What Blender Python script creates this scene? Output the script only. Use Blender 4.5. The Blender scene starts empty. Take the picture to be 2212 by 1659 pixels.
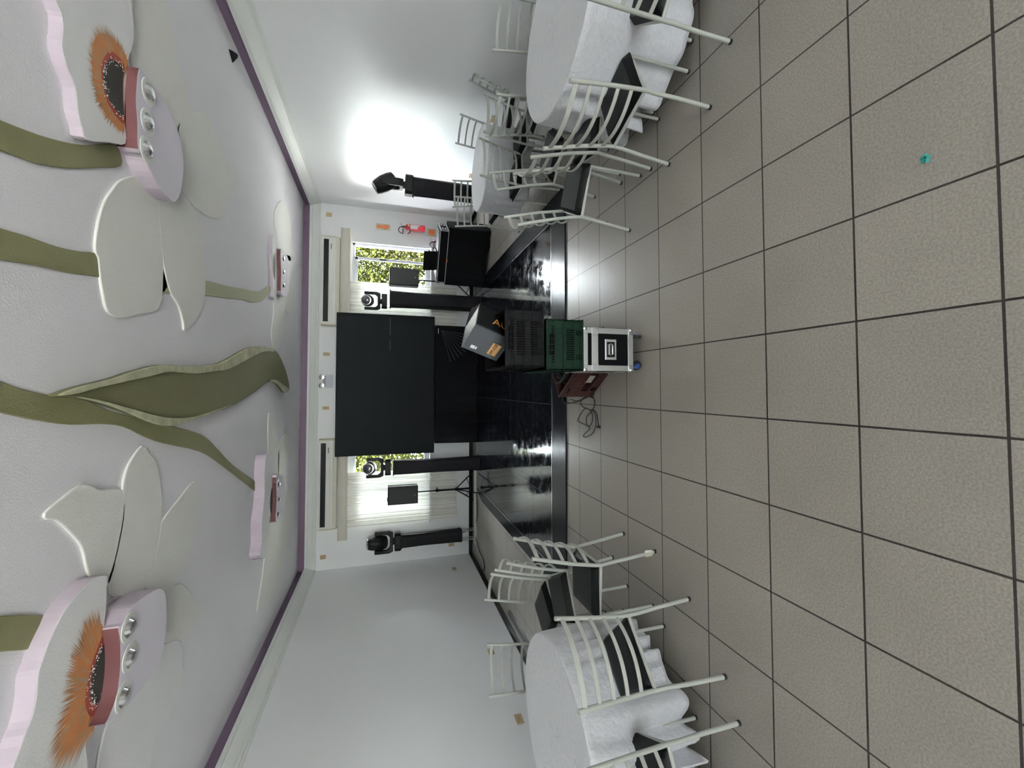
import bpy, math, random
from mathutils import Vector, Matrix
random.seed(7)
PI = math.pi
SC = bpy.context.scene
COL = SC.collection

# ------------------------------------------------------------------ camera
T = 0.40                                  # floor tile size
F_PX, YAW, PITCH, ROLL = 908.6, 0.0352, 0.2932, 0.0098
CAM = Vector((-2.6367 * T, -1.88 * T, 4.3092 * T))
_F = Vector((math.sin(YAW) * math.cos(PITCH), math.cos(YAW) * math.cos(PITCH), -math.sin(PITCH)))
_r = Vector((math.cos(YAW), -math.sin(YAW), 0)); _u = _r.cross(_F)
_R = _r * math.cos(ROLL) + _u * math.sin(ROLL)
_U = _u * math.cos(ROLL) - _r * math.sin(ROLL)
cam_data = bpy.data.cameras.new('camera'); cam = bpy.data.objects.new('camera', cam_data); COL.objects.link(cam)
ax = -_U; ay = _R; az = -_F                # the phone was held sideways
cam.matrix_world = Matrix(((ax.x, ay.x, az.x, CAM.x), (ax.y, ay.y, az.y, CAM.y), (ax.z, ay.z, az.z, CAM.z), (0, 0, 0, 1)))
cam_data.sensor_fit = 'HORIZONTAL'; cam_data.sensor_width = 36.0
cam_data.lens = F_PX * 36.0 / 2212.0
cam_data.shift_y = -22.0 / 2212.0
cam_data.clip_start = 0.02
SC.camera = cam

def ray(x, y):
    return _F + _R * ((1659 - 829.5 - 22 - y) / F_PX) + _U * ((1106 - x) / F_PX)
def onz(x, y, z):
    d = ray(x, y); return CAM + d * ((z - CAM.z) / d.z)
def ony(x, y, Y):
    d = ray(x, y); return CAM + d * ((Y - CAM.y) / d.y)

# ------------------------------------------------------------------ world, light, exposure
SC.view_settings.view_transform = 'Standard'
SC.view_settings.look = 'None'
SC.view_settings.exposure = 0.74
SC.view_settings.gamma = 1.0
SC.view_settings.use_curve_mapping = False
SC.cycles.max_bounces = 10
SC.cycles.diffuse_bounces = 6
SC.cycles.transparent_max_bounces = 12
SC.cycles.sample_clamp_indirect = 8.0
SC.cycles.caustics_reflective = False
SC.cycles.caustics_refractive = False
SC.cycles.use_denoising = True
SKY_FRONT, SKY_REAR, SUN = 78.0, 10.5, 450.0
w = bpy.data.worlds.new('daylight'); SC.world = w; w.use_nodes = True
wn = w.node_tree.nodes; wl = w.node_tree.links
bg = wn['Background']
tc = wn.new('ShaderNodeTexCoord'); sx = wn.new('ShaderNodeSeparateXYZ'); cr = wn.new('ShaderNodeValToRGB')
wl.new(tc.outputs['Generated'], sx.inputs[0]); wl.new(sx.outputs['Z'], cr.inputs[0]); wl.new(cr.outputs[0], bg.inputs[0])
cr.color_ramp.elements[0].position = 0.0; cr.color_ramp.elements[0].color = (0.85, 0.86, 0.84, 1)
cr.color_ramp.elements[1].position = 0.6; cr.color_ramp.elements[1].color = (0.66, 0.70, 0.76, 1)
mr = wn.new('ShaderNodeMapRange'); mr.inputs[1].default_value = -0.6; mr.inputs[2].default_value = 0.6    # sky set brighter beyond the back windows to strengthen their light
mr.inputs[3].default_value = SKY_REAR; mr.inputs[4].default_value = SKY_FRONT
wl.new(sx.outputs['Y'], mr.inputs[0]); wl.new(mr.outputs[0], bg.inputs[1])

XL, XR, YB, YF, HC = -4.385, 2.42, 7.73, -5.2, 3.2
def portal(name, loc, rot, sx_, sy_):
    l = bpy.data.lights.new(name, 'AREA'); l.shape = 'RECTANGLE'; l.size = sx_; l.size_y = sy_
    l.cycles.is_portal = True
    o = bpy.data.objects.new(name, l); o.location = loc; o.rotation_euler = rot; COL.objects.link(o); return o
# portals guide the sky light through the openings of the room
portal('daylight_portal', (1.02, YB + 0.22, 1.62), (-PI / 2, 0, 0), 1.5, 1.5)
portal('daylight_portal', (-2.9, YB + 0.22, 1.62), (-PI / 2, 0, 0), 1.5, 1.5)
portal('daylight_portal', (-1.0, YF - 0.12, 1.35), (PI / 2, 0, 0), 4.4, 2.1)  # sky light through the added fill window
sun = bpy.data.lights.new('sun', 'SUN'); sun.energy = SUN; sun.angle = 0.02; sun.color = (1.0, 0.97, 0.90)
so = bpy.data.objects.new('sun', sun); so.rotation_euler = (math.radians(17), math.radians(-8), 0); COL.objects.link(so)

# ------------------------------------------------------------------ materials
MATS = {}
def mat(name, col, rough=0.5, metal=0.0, noise=0.0, nscale=30.0, bump=0.0, bscale=80.0, spec=0.5, col2=None, rvar=0.0):
    if name in MATS: return MATS[name]
    m = bpy.data.materials.new(name); m.use_nodes = True
    n = m.node_tree.nodes; l = m.node_tree.links; b = n['Principled BSDF']
    b.inputs['Base Color'].default_value = (*col, 1); b.inputs['Roughness'].default_value = rough
    b.inputs['Metallic'].default_value = metal; b.inputs['Specular IOR Level'].default_value = spec
    t = n.new('ShaderNodeTexCoord')
    nz = n.new('ShaderNodeTexNoise'); nz.inputs['Scale'].default_value = nscale; nz.inputs['Detail'].default_value = 4
    l.new(t.outputs['Object'], nz.inputs['Vector'])
    c2 = col2 if col2 else tuple(c * (1 - noise) for c in col)
    mx = n.new('ShaderNodeMix'); mx.data_type = 'RGBA'
    mx.inputs[6].default_value = (*col, 1); mx.inputs[7].default_value = (*c2, 1)
    l.new(nz.outputs['Fac'], mx.inputs[0]); l.new(mx.outputs[2], b.inputs['Base Color'])
    if rvar:
        mr = n.new('ShaderNodeMapRange'); mr.inputs[3].default_value = max(rough - rvar, 0); mr.inputs[4].default_value = rough + rvar
        l.new(nz.outputs['Fac'], mr.inputs[0]); l.new(mr.outputs[0], b.inputs['Roughness'])
    if bump:
        nb = n.new('ShaderNodeTexNoise'); nb.inputs['Scale'].default_value = bscale; nb.inputs['Detail'].default_value = 6
        l.new(t.outputs['Object'], nb.inputs['Vector'])
        bp = n.new('ShaderNodeBump'); bp.inputs['Strength'].default_value = bump; bp.inputs['Distance'].default_value = 0.01
        l.new(nb.outputs['Fac'], bp.inputs['Height']); l.new(bp.outputs[0], b.inputs['Normal'])
    MATS[name] = m; return m

M_WALL = mat('wall_paint', (0.86, 0.87, 0.885), 0.40, spec=0.42, noise=0.06, nscale=1.3, bump=0.05, bscale=60)
M_CEIL = mat('ceiling_paint', (0.84, 0.83, 0.87), 0.8, noise=0.08, nscale=1.5, bump=0.25, bscale=90)
M_CORN = mat('cornice_paint', (0.72, 0.74, 0.72), 0.5, noise=0.05, nscale=3)
M_PURP = mat('purple_paint', (0.13, 0.085, 0.14), 0.5, noise=0.1, nscale=6)
M_BASE = mat('black_granite', (0.012, 0.010, 0.010), 0.18, noise=0.3, nscale=40)
M_CHAIR = mat('chair_enamel', (0.42, 0.43, 0.39), 0.35, noise=0.08, nscale=25)
M_VINYL = mat('black_vinyl', (0.003, 0.003, 0.0035), 0.38, spec=0.14, noise=0.2, nscale=20, bump=0.15, bscale=120)
M_RUB = mat('black_rubber', (0.012, 0.012, 0.012), 0.7)
M_BLK = mat('black_plastic', (0.008, 0.008, 0.009), 0.5, spec=0.15, noise=0.2, nscale=20)
M_CLOTHB = mat('black_fabric', (0.007, 0.007, 0.008), 0.9, noise=0.3, nscale=12, bump=0.3, bscale=40, spec=0.12)
M_STRETCH = mat('black_stretch_fabric', (0.009, 0.008, 0.011), 0.75, noise=0.3, nscale=9, bump=0.2, bscale=30, spec=0.25)
M_LED = mat('matte_black_panel', (0.009, 0.0105, 0.012), 0.7, noise=0.08, nscale=50, spec=0.15)
M_ALU = mat('aluminium', (0.48, 0.48, 0.46), 0.32, metal=0.85, noise=0.1, nscale=15)
M_STEEL = mat('chrome_steel', (0.72, 0.72, 0.72), 0.18, metal=1.0)
M_WHITEP = mat('white_plastic', (0.72, 0.73, 0.70), 0.35, noise=0.04, nscale=8)
M_CREAM = mat('cream_plastic', (0.62, 0.57, 0.42), 0.4, noise=0.06, nscale=8)
M_PELM = mat('pelmet_paint', (0.60, 0.57, 0.50), 0.5, noise=0.06, nscale=8)
M_BEIGE = mat('beige_plate', (0.50, 0.38, 0.22), 0.5, noise=0.05)
M_GREENC = mat('green_crate_plastic', (0.005, 0.022, 0.012), 0.5, noise=0.2, nscale=14, spec=0.12)
M_REDC = mat('brown_red_crate_plastic', (0.055, 0.018, 0.014), 0.5, noise=0.2, nscale=14)
M_BLKC = mat('black_crate_plastic', (0.006, 0.006, 0.007), 0.5, noise=0.2, nscale=14, spec=0.08)
M_PLY = mat('flight_case_laminate', (0.004, 0.004, 0.005), 0.6, spec=0.08, noise=0.2, nscale=60, bump=0.1)
M_REDX = mat('extinguisher_red', (0.62, 0.03, 0.05), 0.25, noise=0.05)
M_PAPER = mat('white_paper', (0.75, 0.76, 0.78), 0.6)
M_FRAME = mat('window_aluminium', (0.62, 0.64, 0.68), 0.4, noise=0.05)
M_BLUE = mat('blue_wheel', (0.02, 0.05, 0.22), 0.4)
M_CARDG = mat('grey_carton', (0.085, 0.095, 0.11), 0.5, noise=0.25, nscale=30)
M_CARDB = mat('black_carton', (0.008, 0.008, 0.009), 0.6, spec=0.1, noise=0.2, nscale=30)
M_ORANGE = mat('orange_print', (0.60, 0.27, 0.06), 0.5)
M_STEM = mat('olive_paint', (0.135, 0.135, 0.055), 0.7, col2=(0.20, 0.20, 0.105), nscale=3.0, bump=0.2)
M_STEMP = mat('pale_olive_paint', (0.36, 0.37, 0.24), 0.7, noise=0.1, nscale=6, bump=0.2)
M_LEAFP = mat('leaf_olive_paint', (0.125, 0.125, 0.055), 0.7, noise=0.25, nscale=3, bump=0.2)
M_RIM = mat('leaf_rim_highlight', (0.72, 0.72, 0.52), 0.6, col2=(0.16, 0.16, 0.08), nscale=9)  # highlight along the leaf edges, put into the colour as cream
M_PETAL = mat('petal_plaster', (0.84, 0.84, 0.80), 0.8, noise=0.08, nscale=3, bump=0.25, bscale=90)
M_PLATE = mat('petal_white_plaster', (0.86, 0.86, 0.87), 0.8, noise=0.08, nscale=3, bump=0.25, bscale=90)
M_PINK = mat('pink_plaster', (0.42, 0.35, 0.43), 0.8, col2=(0.56, 0.50, 0.56), nscale=5)
M_LILAC = mat('lilac_plaster', (0.70, 0.66, 0.76), 0.8, col2=(0.78, 0.75, 0.82), nscale=4)
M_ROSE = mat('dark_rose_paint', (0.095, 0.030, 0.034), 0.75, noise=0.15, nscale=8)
M_FUZZ = mat('orange_brushed_paint', (0.42, 0.13, 0.025), 0.85, col2=(0.44, 0.20, 0.065), nscale=14)
M_FUZZR = mat('red_brushed_paint', (0.30, 0.045, 0.03), 0.85, noise=0.3, nscale=30)
M_TAN = mat('tan_brushed_paint', (0.42, 0.31, 0.20), 0.85, noise=0.3, nscale=40)
M_SEED = mat('seed_black_paint', (0.035, 0.032, 0.028), 0.8, noise=0.5, nscale=90)

def tile_mat(name, c1, c2, grout, size, off, rough, bump, speck, mortar=0.004, dirt=None):
    m = bpy.data.materials.new(name); m.use_nodes = True
    n = m.node_tree.nodes; l = m.node_tree.links; b = n['Principled BSDF']
    t = n.new('ShaderNodeTexCoord'); mp = n.new('ShaderNodeMapping'); mp.inputs['Location'].default_value = (off[0], off[1], 0)
    l.new(t.outputs['Object'], mp.inputs['Vector'])
    br = n.new('ShaderNodeTexBrick'); br.offset = 0; br.squash = 1; br.offset_frequency = 1
    br.inputs['Scale'].default_value = 1; br.inputs['Brick Width'].default_value = size[0]; br.inputs['Row Height'].default_value = size[1]
    br.inputs['Mortar Size'].default_value = mortar / 2; br.inputs['Mortar Smooth'].default_value = 0.1
    br.inputs['Color1'].default_value = (*c1, 1); br.inputs['Color2'].default_value = (*c2, 1); br.inputs['Mortar'].default_value = (*grout, 1)
    l.new(mp.outputs[0], br.inputs['Vector'])
    ns = n.new('ShaderNodeTexNoise'); ns.inputs['Scale'].default_value = speck; ns.inputs['Detail'].default_value = 3
    l.new(t.outputs['Object'], ns.inputs['Vector'])
    big = n.new('ShaderNodeTexNoise'); big.inputs['Scale'].default_value = 1.6; big.inputs['Detail'].default_value = 5
    l.new(t.outputs['Object'], big.inputs['Vector'])
    r1 = n.new('ShaderNodeMapRange'); r1.inputs[1].default_value = 0.35; r1.inputs[2].default_value = 0.65; r1.inputs[3].default_value = 0.80; r1.inputs[4].default_value = 1.12
    l.new(ns.outputs['Fac'], r1.inputs[0])
    r2 = n.new('ShaderNodeMapRange'); r2.inputs[1].default_value = 0.3; r2.inputs[2].default_value = 0.7; r2.inputs[3].default_value = 0.93; r2.inputs[4].default_value = 1.05
    l.new(big.outputs['Fac'], r2.inputs[0])
    mu = n.new('ShaderNodeMath'); mu.operation = 'MULTIPLY'; l.new(r1.outputs[0], mu.inputs[0]); l.new(r2.outputs[0], mu.inputs[1])
    vm = n.new('ShaderNodeVectorMath'); vm.operation = 'SCALE'; l.new(br.outputs['Color'], vm.inputs[0]); l.new(mu.outputs[0], vm.inputs['Scale'])
    out = vm.outputs[0]
    if dirt:
        dn = n.new('ShaderNodeTexNoise'); dn.inputs['Scale'].default_value = 7; dn.inputs['Detail'].default_value = 8; dn.inputs['Roughness'].default_value = 0.75
        l.new(t.outputs['Object'], dn.inputs['Vector'])
        dr = n.new('ShaderNodeMapRange'); dr.inputs[1].default_value = 0.5; dr.inputs[2].default_value = 0.8; dr.inputs[3].default_value = 0; dr.inputs[4].default_value = dirt
        l.new(dn.outputs['Fac'], dr.inputs[0])
        mx = n.new('ShaderNodeMix'); mx.data_type = 'RGBA'; mx.inputs[7].default_value = (0.25, 0.27, 0.32, 1)
        l.new(dr.outputs[0], mx.inputs[0]); l.new(out, mx.inputs[6]); out = mx.outputs[2]
        rr = n.new('ShaderNodeMapRange'); rr.inputs[1].default_value = 0.45; rr.inputs[2].default_value = 0.75; rr.inputs[3].default_value = rough; rr.inputs[4].default_value = rough + 0.22
        l.new(dn.outputs['Fac'], rr.inputs[0]); l.new(rr.outputs[0], b.inputs['Roughness'])
    else:
        b.inputs['Roughness'].default_value = rough
    l.new(out, b.inputs['Base Color'])
    bp = n.new('ShaderNodeBump'); bp.inputs['Strength'].default_value = bump; bp.inputs['Distance'].default_value = 0.002
    ad = n.new('ShaderNodeMath'); ad.operation = 'SUBTRACT'; l.new(ns.outputs['Fac'], ad.inputs[0]); l.new(br.outputs['Fac'], ad.inputs[1])
    l.new(ad.outputs[0], bp.inputs['Height']); l.new(bp.outputs[0], b.inputs['Normal'])
    return m
M_FLOOR = tile_mat('floor_tiles', (0.318, 0.290, 0.253), (0.298, 0.273, 0.240), (0.03, 0.022, 0.02), (T, T), (0, 0), 0.30, 0.35, 130, 0.008)
M_FLOOR.node_tree.nodes['Principled BSDF'].inputs['Specular IOR Level'].default_value = 0.5
M_DANCE = tile_mat('polished_black_tiles', (0.006, 0.007, 0.010), (0.008, 0.009, 0.012), (0.10, 0.11, 0.12), (1.0, 0.95), (0.13, 0.40), 0.05, 0.05, 60, 0.006, dirt=0.10)

def cloth_mat():
    m = mat('white_damask', (0.64, 0.64, 0.67), 0.55, noise=0.2, nscale=38, bump=0.7, bscale=45, spec=0.5)
    m.node_tree.nodes['Principled BSDF'].inputs['Sheen Weight'].default_value = 0.6
    return m
M_CLOTH = cloth_mat()
def curtain_mat():
    m = bpy.data.materials.new('sheer_curtain'); m.use_nodes = True; n = m.node_tree.nodes; l = m.node_tree.links
    n.remove(n['Principled BSDF']); out = n['Material Output']
    d = n.new('ShaderNodeBsdfDiffuse'); d.inputs[0].default_value = (0.82, 0.81, 0.76, 1)
    tr = n.new('ShaderNodeBsdfTranslucent'); tr.inputs[0].default_value = (0.86, 0.86, 0.82, 1)
    tp = n.new('ShaderNodeBsdfTransparent')
    a = n.new('ShaderNodeMixShader'); a.inputs[0].default_value = 0.055; l.new(d.outputs[0], a.inputs[1]); l.new(tr.outputs[0], a.inputs[2])
    b = n.new('ShaderNodeMixShader'); b.inputs[0].default_value = 0.0015; l.new(a.outputs[0], b.inputs[1]); l.new(tp.outputs[0], b.inputs[2])
    l.new(b.outputs[0], out.inputs[0]); return m
M_CURT = curtain_mat()
def glass_mat():
    m = bpy.data.materials.new('window_glass'); m.use_nodes = True; n = m.node_tree.nodes; l = m.node_tree.links
    n.remove(n['Principled BSDF']); out = n['Material Output']
    tp = n.new('ShaderNodeBsdfTransparent'); tp.inputs[0].default_value = (0.93, 0.96, 0.96, 1)
    g = n.new('ShaderNodeBsdfGlossy'); g.inputs['Roughness'].default_value = 0.02
    fr = n.new('ShaderNodeFresnel'); fr.inputs[0].default_value = 1.35
    x = n.new('ShaderNodeMixShader'); l.new(fr.outputs[0], x.inputs[0]); l.new(tp.outputs[0], x.inputs[1]); l.new(g.outputs[0], x.inputs[2])
    l.new(x.outputs[0], out.inputs[0]); return m
M_GLASS = glass_mat()
def leaf_mat(name, c):
    m = bpy.data.materials.new(name); m.use_nodes = True; n = m.node_tree.nodes; l = m.node_tree.links
    n.remove(n['Principled BSDF']); out = n['Material Output']
    d = n.new('ShaderNodeBsdfDiffuse'); tr = n.new('ShaderNodeBsdfTranslucent')
    t = n.new('ShaderNodeTexCoord'); nz = n.new('ShaderNodeTexNoise'); nz.inputs['Scale'].default_value = 3; l.new(t.outputs['Object'], nz.inputs[0])
    mx = n.new('ShaderNodeMix'); mx.data_type = 'RGBA'; mx.inputs[6].default_value = (*c, 1); mx.inputs[7].default_value = (c[0] * .45, c[1] * .6, c[2] * .7, 1)
    l.new(nz.outputs['Fac'], mx.inputs[0]); l.new(mx.outputs[2], d.inputs[0]); l.new(mx.outputs[2], tr.inputs[0])
    a = n.new('ShaderNodeMixShader'); a.inputs[0].default_value = 0.45; l.new(d.outputs[0], a.inputs[1]); l.new(tr.outputs[0], a.inputs[2])
    l.new(a.outputs[0], out.inputs[0]); return m
M_LEAF = leaf_mat('tree_leaves', (0.014, 0.015, 0.0035)); M_LEAF2 = leaf_mat('pale_tree_leaves', (0.012, 0.0145, 0.006))
M_BARK = mat('bark', (0.015, 0.013, 0.010), 0.9, noise=0.3)
M_BOUNCE = mat('pale_bounce_ground', (0.62, 0.61, 0.58), 0.9, noise=0.3, nscale=8)  # unseen ground, made pale to bounce daylight up onto the ceiling

# ------------------------------------------------------------------ mesh builder
class MB:
    def __init__(s): s.v = []; s.f = []
    def add(s, vs, fs):
        k = len(s.v); s.v += [tuple(v) for v in vs]; s.f += [tuple(i + k for i in f) for f in fs]; return s
    def box(s, c, d, M=None):
        x, y, z = c; a, b, h = d[0] / 2, d[1] / 2, d[2] / 2
        vs = [Vector((x + i * a, y + j * b, z + k * h)) for k in (-1, 1) for j in (-1, 1) for i in (-1, 1)]
        if M: vs = [M @ v for v in vs]
        return s.add(vs, [(0, 2, 3, 1), (4, 5, 7, 6), (0, 1, 5, 4), (2, 6, 7, 3), (0, 4, 6, 2), (1, 3, 7, 5)])
    def hexa(s, p):     # 8 corners: bottom 4 ccw, top 4 ccw
        return s.add(p, [(3, 2, 1, 0), (4, 5, 6, 7), (0, 1, 5, 4), (1, 2, 6, 5), (2, 3, 7, 6), (3, 0, 4, 7)])
    def prism(s, poly, z0, z1, M=None):
        n = len(poly)
        ar = sum(poly[i][0] * poly[(i + 1) % n][1] - poly[(i + 1) % n][0] * poly[i][1] for i in range(n))
        if ar < 0: poly = poly[::-1]
        lo, hi = min(z0, z1), max(z0, z1)
        vs = [Vector((p[0], p[1], lo)) for p in poly] + [Vector((p[0], p[1], hi)) for p in poly]
        if M: vs = [M @ v for v in vs]
        fs = [tuple(range(n - 1, -1, -1)), tuple(range(n, 2 * n))] + [(i, (i + 1) % n, n + (i + 1) % n, n + i) for i in range(n)]
        return s.add(vs, fs)
    def tube(s, pts, r, seg=8, closed=False, cap=True, flat=None):
        pts = [Vector(p) for p in pts]; n = len(pts)
        rs = r if isinstance(r, (list, tuple)) else [r] * n
        k = len(s.v); nrm = None
        for i, p in enumerate(pts):
            if closed: t = pts[(i + 1) % n] - pts[i - 1]
            else: t = pts[min(i + 1, n - 1)] - pts[max(i - 1, 0)]
            if t.length < 1e-9: t = Vector((0, 0, 1))
            t.normalize()
            if nrm is None:
                a = Vector((0, 0, 1)) if abs(t.z) < 0.9 else Vector((1, 0, 0)); nrm = (a - t * a.dot(t)).normalized()
            else:
                nrm = nrm - t * nrm.dot(t)
                nrm = nrm.normalized() if nrm.length > 1e-6 else t.orthogonal().normalized()
            b = t.cross(nrm)
            for j in range(seg):
                q = 2 * PI * j / seg; s.v.append(tuple(p + (nrm * math.cos(q) + b * math.sin(q)) * rs[i]))
        m = n if closed else n - 1
        for i in range(m):
            i2 = (i + 1) % n
            for j in range(seg):
                j2 = (j + 1) % seg; s.f.append((k + i * seg + j, k + i * seg + j2, k + i2 * seg + j2, k + i2 * seg + j))
        if cap and not closed:
            s.f.append(tuple(k + j for j in range(seg - 1, -1, -1))); s.f.append(tuple(k + (n - 1) * seg + j for j in range(seg)))
        return s
    def bar(s, pts, wdt, hgt):   # flat bar with vertical height hgt and thickness wdt
        pts = [Vector(p) for p in pts]; n = len(pts); k = len(s.v)
        for i, p in enumerate(pts):
            t = pts[min(i + 1, n - 1)] - pts[max(i - 1, 0)]; t.z = 0; t.normalize(); o = Vector((-t.y, t.x, 0)) * wdt / 2; h = Vector((0, 0, hgt / 2))
            for q in (p - o - h, p + o - h, p + o + h, p - o + h): s.v.append(tuple(q))
        for i in range(n - 1):
            for j in range(4):
                j2 = (j + 1) % 4; s.f.append((k + i * 4 + j, k + i * 4 + j2, k + i * 4 + 4 + j2, k + i * 4 + 4 + j))
        s.f.append((k + 3, k + 2, k + 1, k)); e = k + (n - 1) * 4; s.f.append((e, e + 1, e + 2, e + 3)); return s
    def lathe(s, prof, seg=20, M=None):
        k = len(s.v); n = len(prof)
        for r, z in prof:
            for j in range(seg):
                v = Vector((r * math.cos(2 * PI * j / seg), r * math.sin(2 * PI * j / seg), z)); s.v.append(tuple(M @ v if M else v))
        for i in range(n - 1):
            for j in range(seg):
                j2 = (j + 1) % seg; s.f.append((k + i * seg + j, k + i * seg + j2, k + (i + 1) * seg + j2, k + (i + 1) * seg + j))
        s.f.append(tuple(k + j for j in range(seg - 1, -1, -1))); s.f.append(tuple(k + (n - 1) * seg + j for j in range(seg)))
        return s
    def grid(s, fn, nu, nv, close_u=False):
        k = len(s.v)
        for j in range(nv):
            for i in range(nu): s.v.append(tuple(fn(i, j)))
        for j in range(nv - 1):
            for i in range(nu if close_u else nu - 1):
                i2 = (i + 1) % nu; s.f.append((k + j * nu + i, k + j * nu + i2, k + (j + 1) * nu + i2, k + (j + 1) * nu + i))
        return s
    def xf(s, M):
        s.v = [tuple(M @ Vector(v)) for v in s.v]; return s
    def build(s, name, m, parent=None, smooth=False, bevel=0, seg=2, solid=0, M=None):
        me = bpy.data.meshes.new(name); me.from_pydata(s.v, [], s.f); me.validate(); me.update()
        me.materials.append(m)
        if smooth:
            me.polygons.foreach_set('use_smooth', [True] * len(me.polygons))
            try: me.set_sharp_from_angle(angle=0.7)
            except Exception: pass
        o = bpy.data.objects.new(name, me); COL.objects.link(o)
        if parent: o.parent = parent
        if M: o.matrix_local = M
        if solid:
            md = o.modifiers.new('solid', 'SOLIDIFY'); md.thickness = solid; md.offset = 0
        if bevel:
            md = o.modifiers.new('bevel', 'BEVEL'); md.width = bevel; md.segments = seg; md.limit_method = 'ANGLE'; md.angle_limit = 0.6
        return o

def tag(o, label=None, cat=None, group=None, kind=None):
    if label: o['label'] = label
    if cat: o['category'] = cat
    if group: o['group'] = group
    if kind: o['kind'] = kind
    return o
def thing(name, label, cat, loc=(0, 0, 0), rz=0, group=None, M=None):
    o = bpy.data.objects.new(name, None); o.empty_display_size = 0.1; COL.objects.link(o)
    if M: o.matrix_world = M
    else: o.location = loc; o.rotation_euler = (0, 0, rz)
    return tag(o, label, cat, group)
def struct(name, mb, m, label=None, parent=None, **k):
    o = mb.build(name, m, parent, **k)
    if not parent: o['kind'] = 'structure'
    if label: o['label'] = label
    return o
def copy_tree(o, parent=None):
    c = o.copy(); COL.objects.link(c)
    if parent: c.parent = parent
    for ch in list(o.children): copy_tree(ch, c)
    return c
def basis(o, right, up):
    r = Vector(right).normalized(); u = Vector(up); u = (u - r * u.dot(r)).normalized(); n = r.cross(u); o = Vector(o)
    return Matrix(((r.x, u.x, n.x, o.x), (r.y, u.y, n.y, o.y), (r.z, u.z, n.z, o.z), (0, 0, 0, 1)))
def text(body, size, m, M, parent, name='lettering', align='CENTER', ext=0.0006):
    c = bpy.data.curves.new(name, 'FONT'); c.body = body; c.size = size; c.extrude = ext; c.align_x = align; c.align_y = 'CENTER'
    c.materials.append(m); o = bpy.data.objects.new(name, c); COL.objects.link(o)
    bpy.context.view_layer.update(); me = bpy.data.meshes.new_from_object(o); bpy.data.objects.remove(o)
    o = bpy.data.objects.new(name, me); COL.objects.link(o)
    o.parent = parent; o.matrix_local = M; return o
def smooth_poly(p, sub=4):
    n = len(p); out = []
    for i in range(n):
        p0, p1, p2, p3 = p[i - 1], p[i], p[(i + 1) % n], p[(i + 2) % n]
        for k in range(sub):
            t = k / sub
            out.append(tuple(0.5 * ((2 * p1[a]) + (-p0[a] + p2[a]) * t + (2 * p0[a] - 5 * p1[a] + 4 * p2[a] - p3[a]) * t * t + (-p0[a] + 3 * p1[a] - 3 * p2[a] + p3[a]) * t ** 3) for a in (0, 1)))
    return out

# ------------------------------------------------------------------ room shell
WT = 0.2
struct('floor', MB().box(((XL + XR) / 2, (YB + YF) / 2, -0.05), (XR - XL + 2 * WT, YB - YF + 2 * WT, 0.1)), M_FLOOR)
struct('ceiling', MB().box(((XL + XR) / 2, (YB + YF) / 2, HC + 0.05), (XR - XL + 2 * WT, YB - YF + 2 * WT, 0.1)), M_CEIL)
struct('wall_left', MB().box((XL - WT / 2, (YB + YF) / 2, HC / 2), (WT, YB - YF, HC)), M_WALL)
struct('wall_right', MB().box((XR + WT / 2, (YB + YF) / 2, HC / 2), (WT, YB - YF, HC)), M_WALL)
def wall_holes(name, y0, y1, x0, x1, holes):
    mb = MB(); yc = (y0 + y1) / 2; d = y1 - y0; x = x0
    for (a, b, za, zb) in sorted(holes):
        if a > x: mb.box(((x + a) / 2, yc, HC / 2), (a - x, d, HC))
        if za > 0: mb.box(((a + b) / 2, yc, za / 2), (b - a, d, za))
        mb.box(((a + b) / 2, yc, (zb + HC) / 2), (b - a, d, HC - zb)); x = b
    mb.box(((x + x1) / 2, yc, HC / 2), (x1 - x, d, HC))
    return struct(name, mb, M_WALL)
WIN = [(-3.62, -2.16, 0.87, 2.34), (0.30, 1.74, 0.87, 2.34)]
wall_holes('wall_back', YB, YB + WT, XL - WT, XR + WT, WIN)
wall_holes('wall_front', YF - WT, YF, XL - WT, XR + WT, [(-3.2, 1.2, 0.3, 2.4)])  # hole for the added fill window

def window(n, a, b, za, zb, mull, open_right):
    e = bpy.data.objects.new('window_%d' % n, None); COL.objects.link(e); e['kind'] = 'structure'
    e.location = ((a + b) / 2, YB + 0.1, za)
    cx = (a + b) / 2; Wd = b - a; H = zb - za
    fr = MB(); t = 0.045
    for sx_ in (-1, 1): fr.box((sx_ * (Wd / 2 - t / 2), 0, H / 2), (t, 0.09, H))
    for z in (t / 2, H - t / 2): fr.box((0, 0, z), (Wd, 0.09, t))
    fr.build('window_frame', M_FRAME, e, bevel=0.004)
    # sliding sashes
    sa = MB(); gl = MB()
    spans = [(-Wd / 2 + t, mull - cx + 0.03)] if open_right else [(-Wd / 2 + t, mull - cx + 0.03), (mull - cx - 0.03, Wd / 2 - t)]
    for q, (x0, x1) in enumerate(spans):
        y = -0.015 + 0.03 * q; s_ = 0.05
        for x in (x0 + s_ / 2, x1 - s_ / 2): sa.box((x, y, H / 2), (s_, 0.025, H - 2 * t))
        for z in (t + s_ / 2, H - t - s_ / 2): sa.box(((x0 + x1) / 2, y, z), (x1 - x0, 0.025, s_))
        gl.box(((x0 + x1) / 2, y, H / 2), (x1 - x0 - 2 * s_, 0.005, H - 2 * t - 2 * s_))
    if open_right:
        x0, x1 = mull - cx + 0.03, Wd / 2 - t; y = 0.02
    sa.build('sash', M_FRAME, e, bevel=0.003); gl.build('pane', M_GLASS, e)
    MB().box((mull - cx + 0.005, -0.035, H * 0.62), (0.02, 0.02, 0.13)).build('latch', M_BLK, e)
    MB().box((0, -0.11, -0.012), (Wd + 0.06, 0.16, 0.02)).build('window_sill', M_FRAME, e)
window(1, *WIN[0], -2.9, False)
window(2, *WIN[1], 1.45, True)
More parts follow.
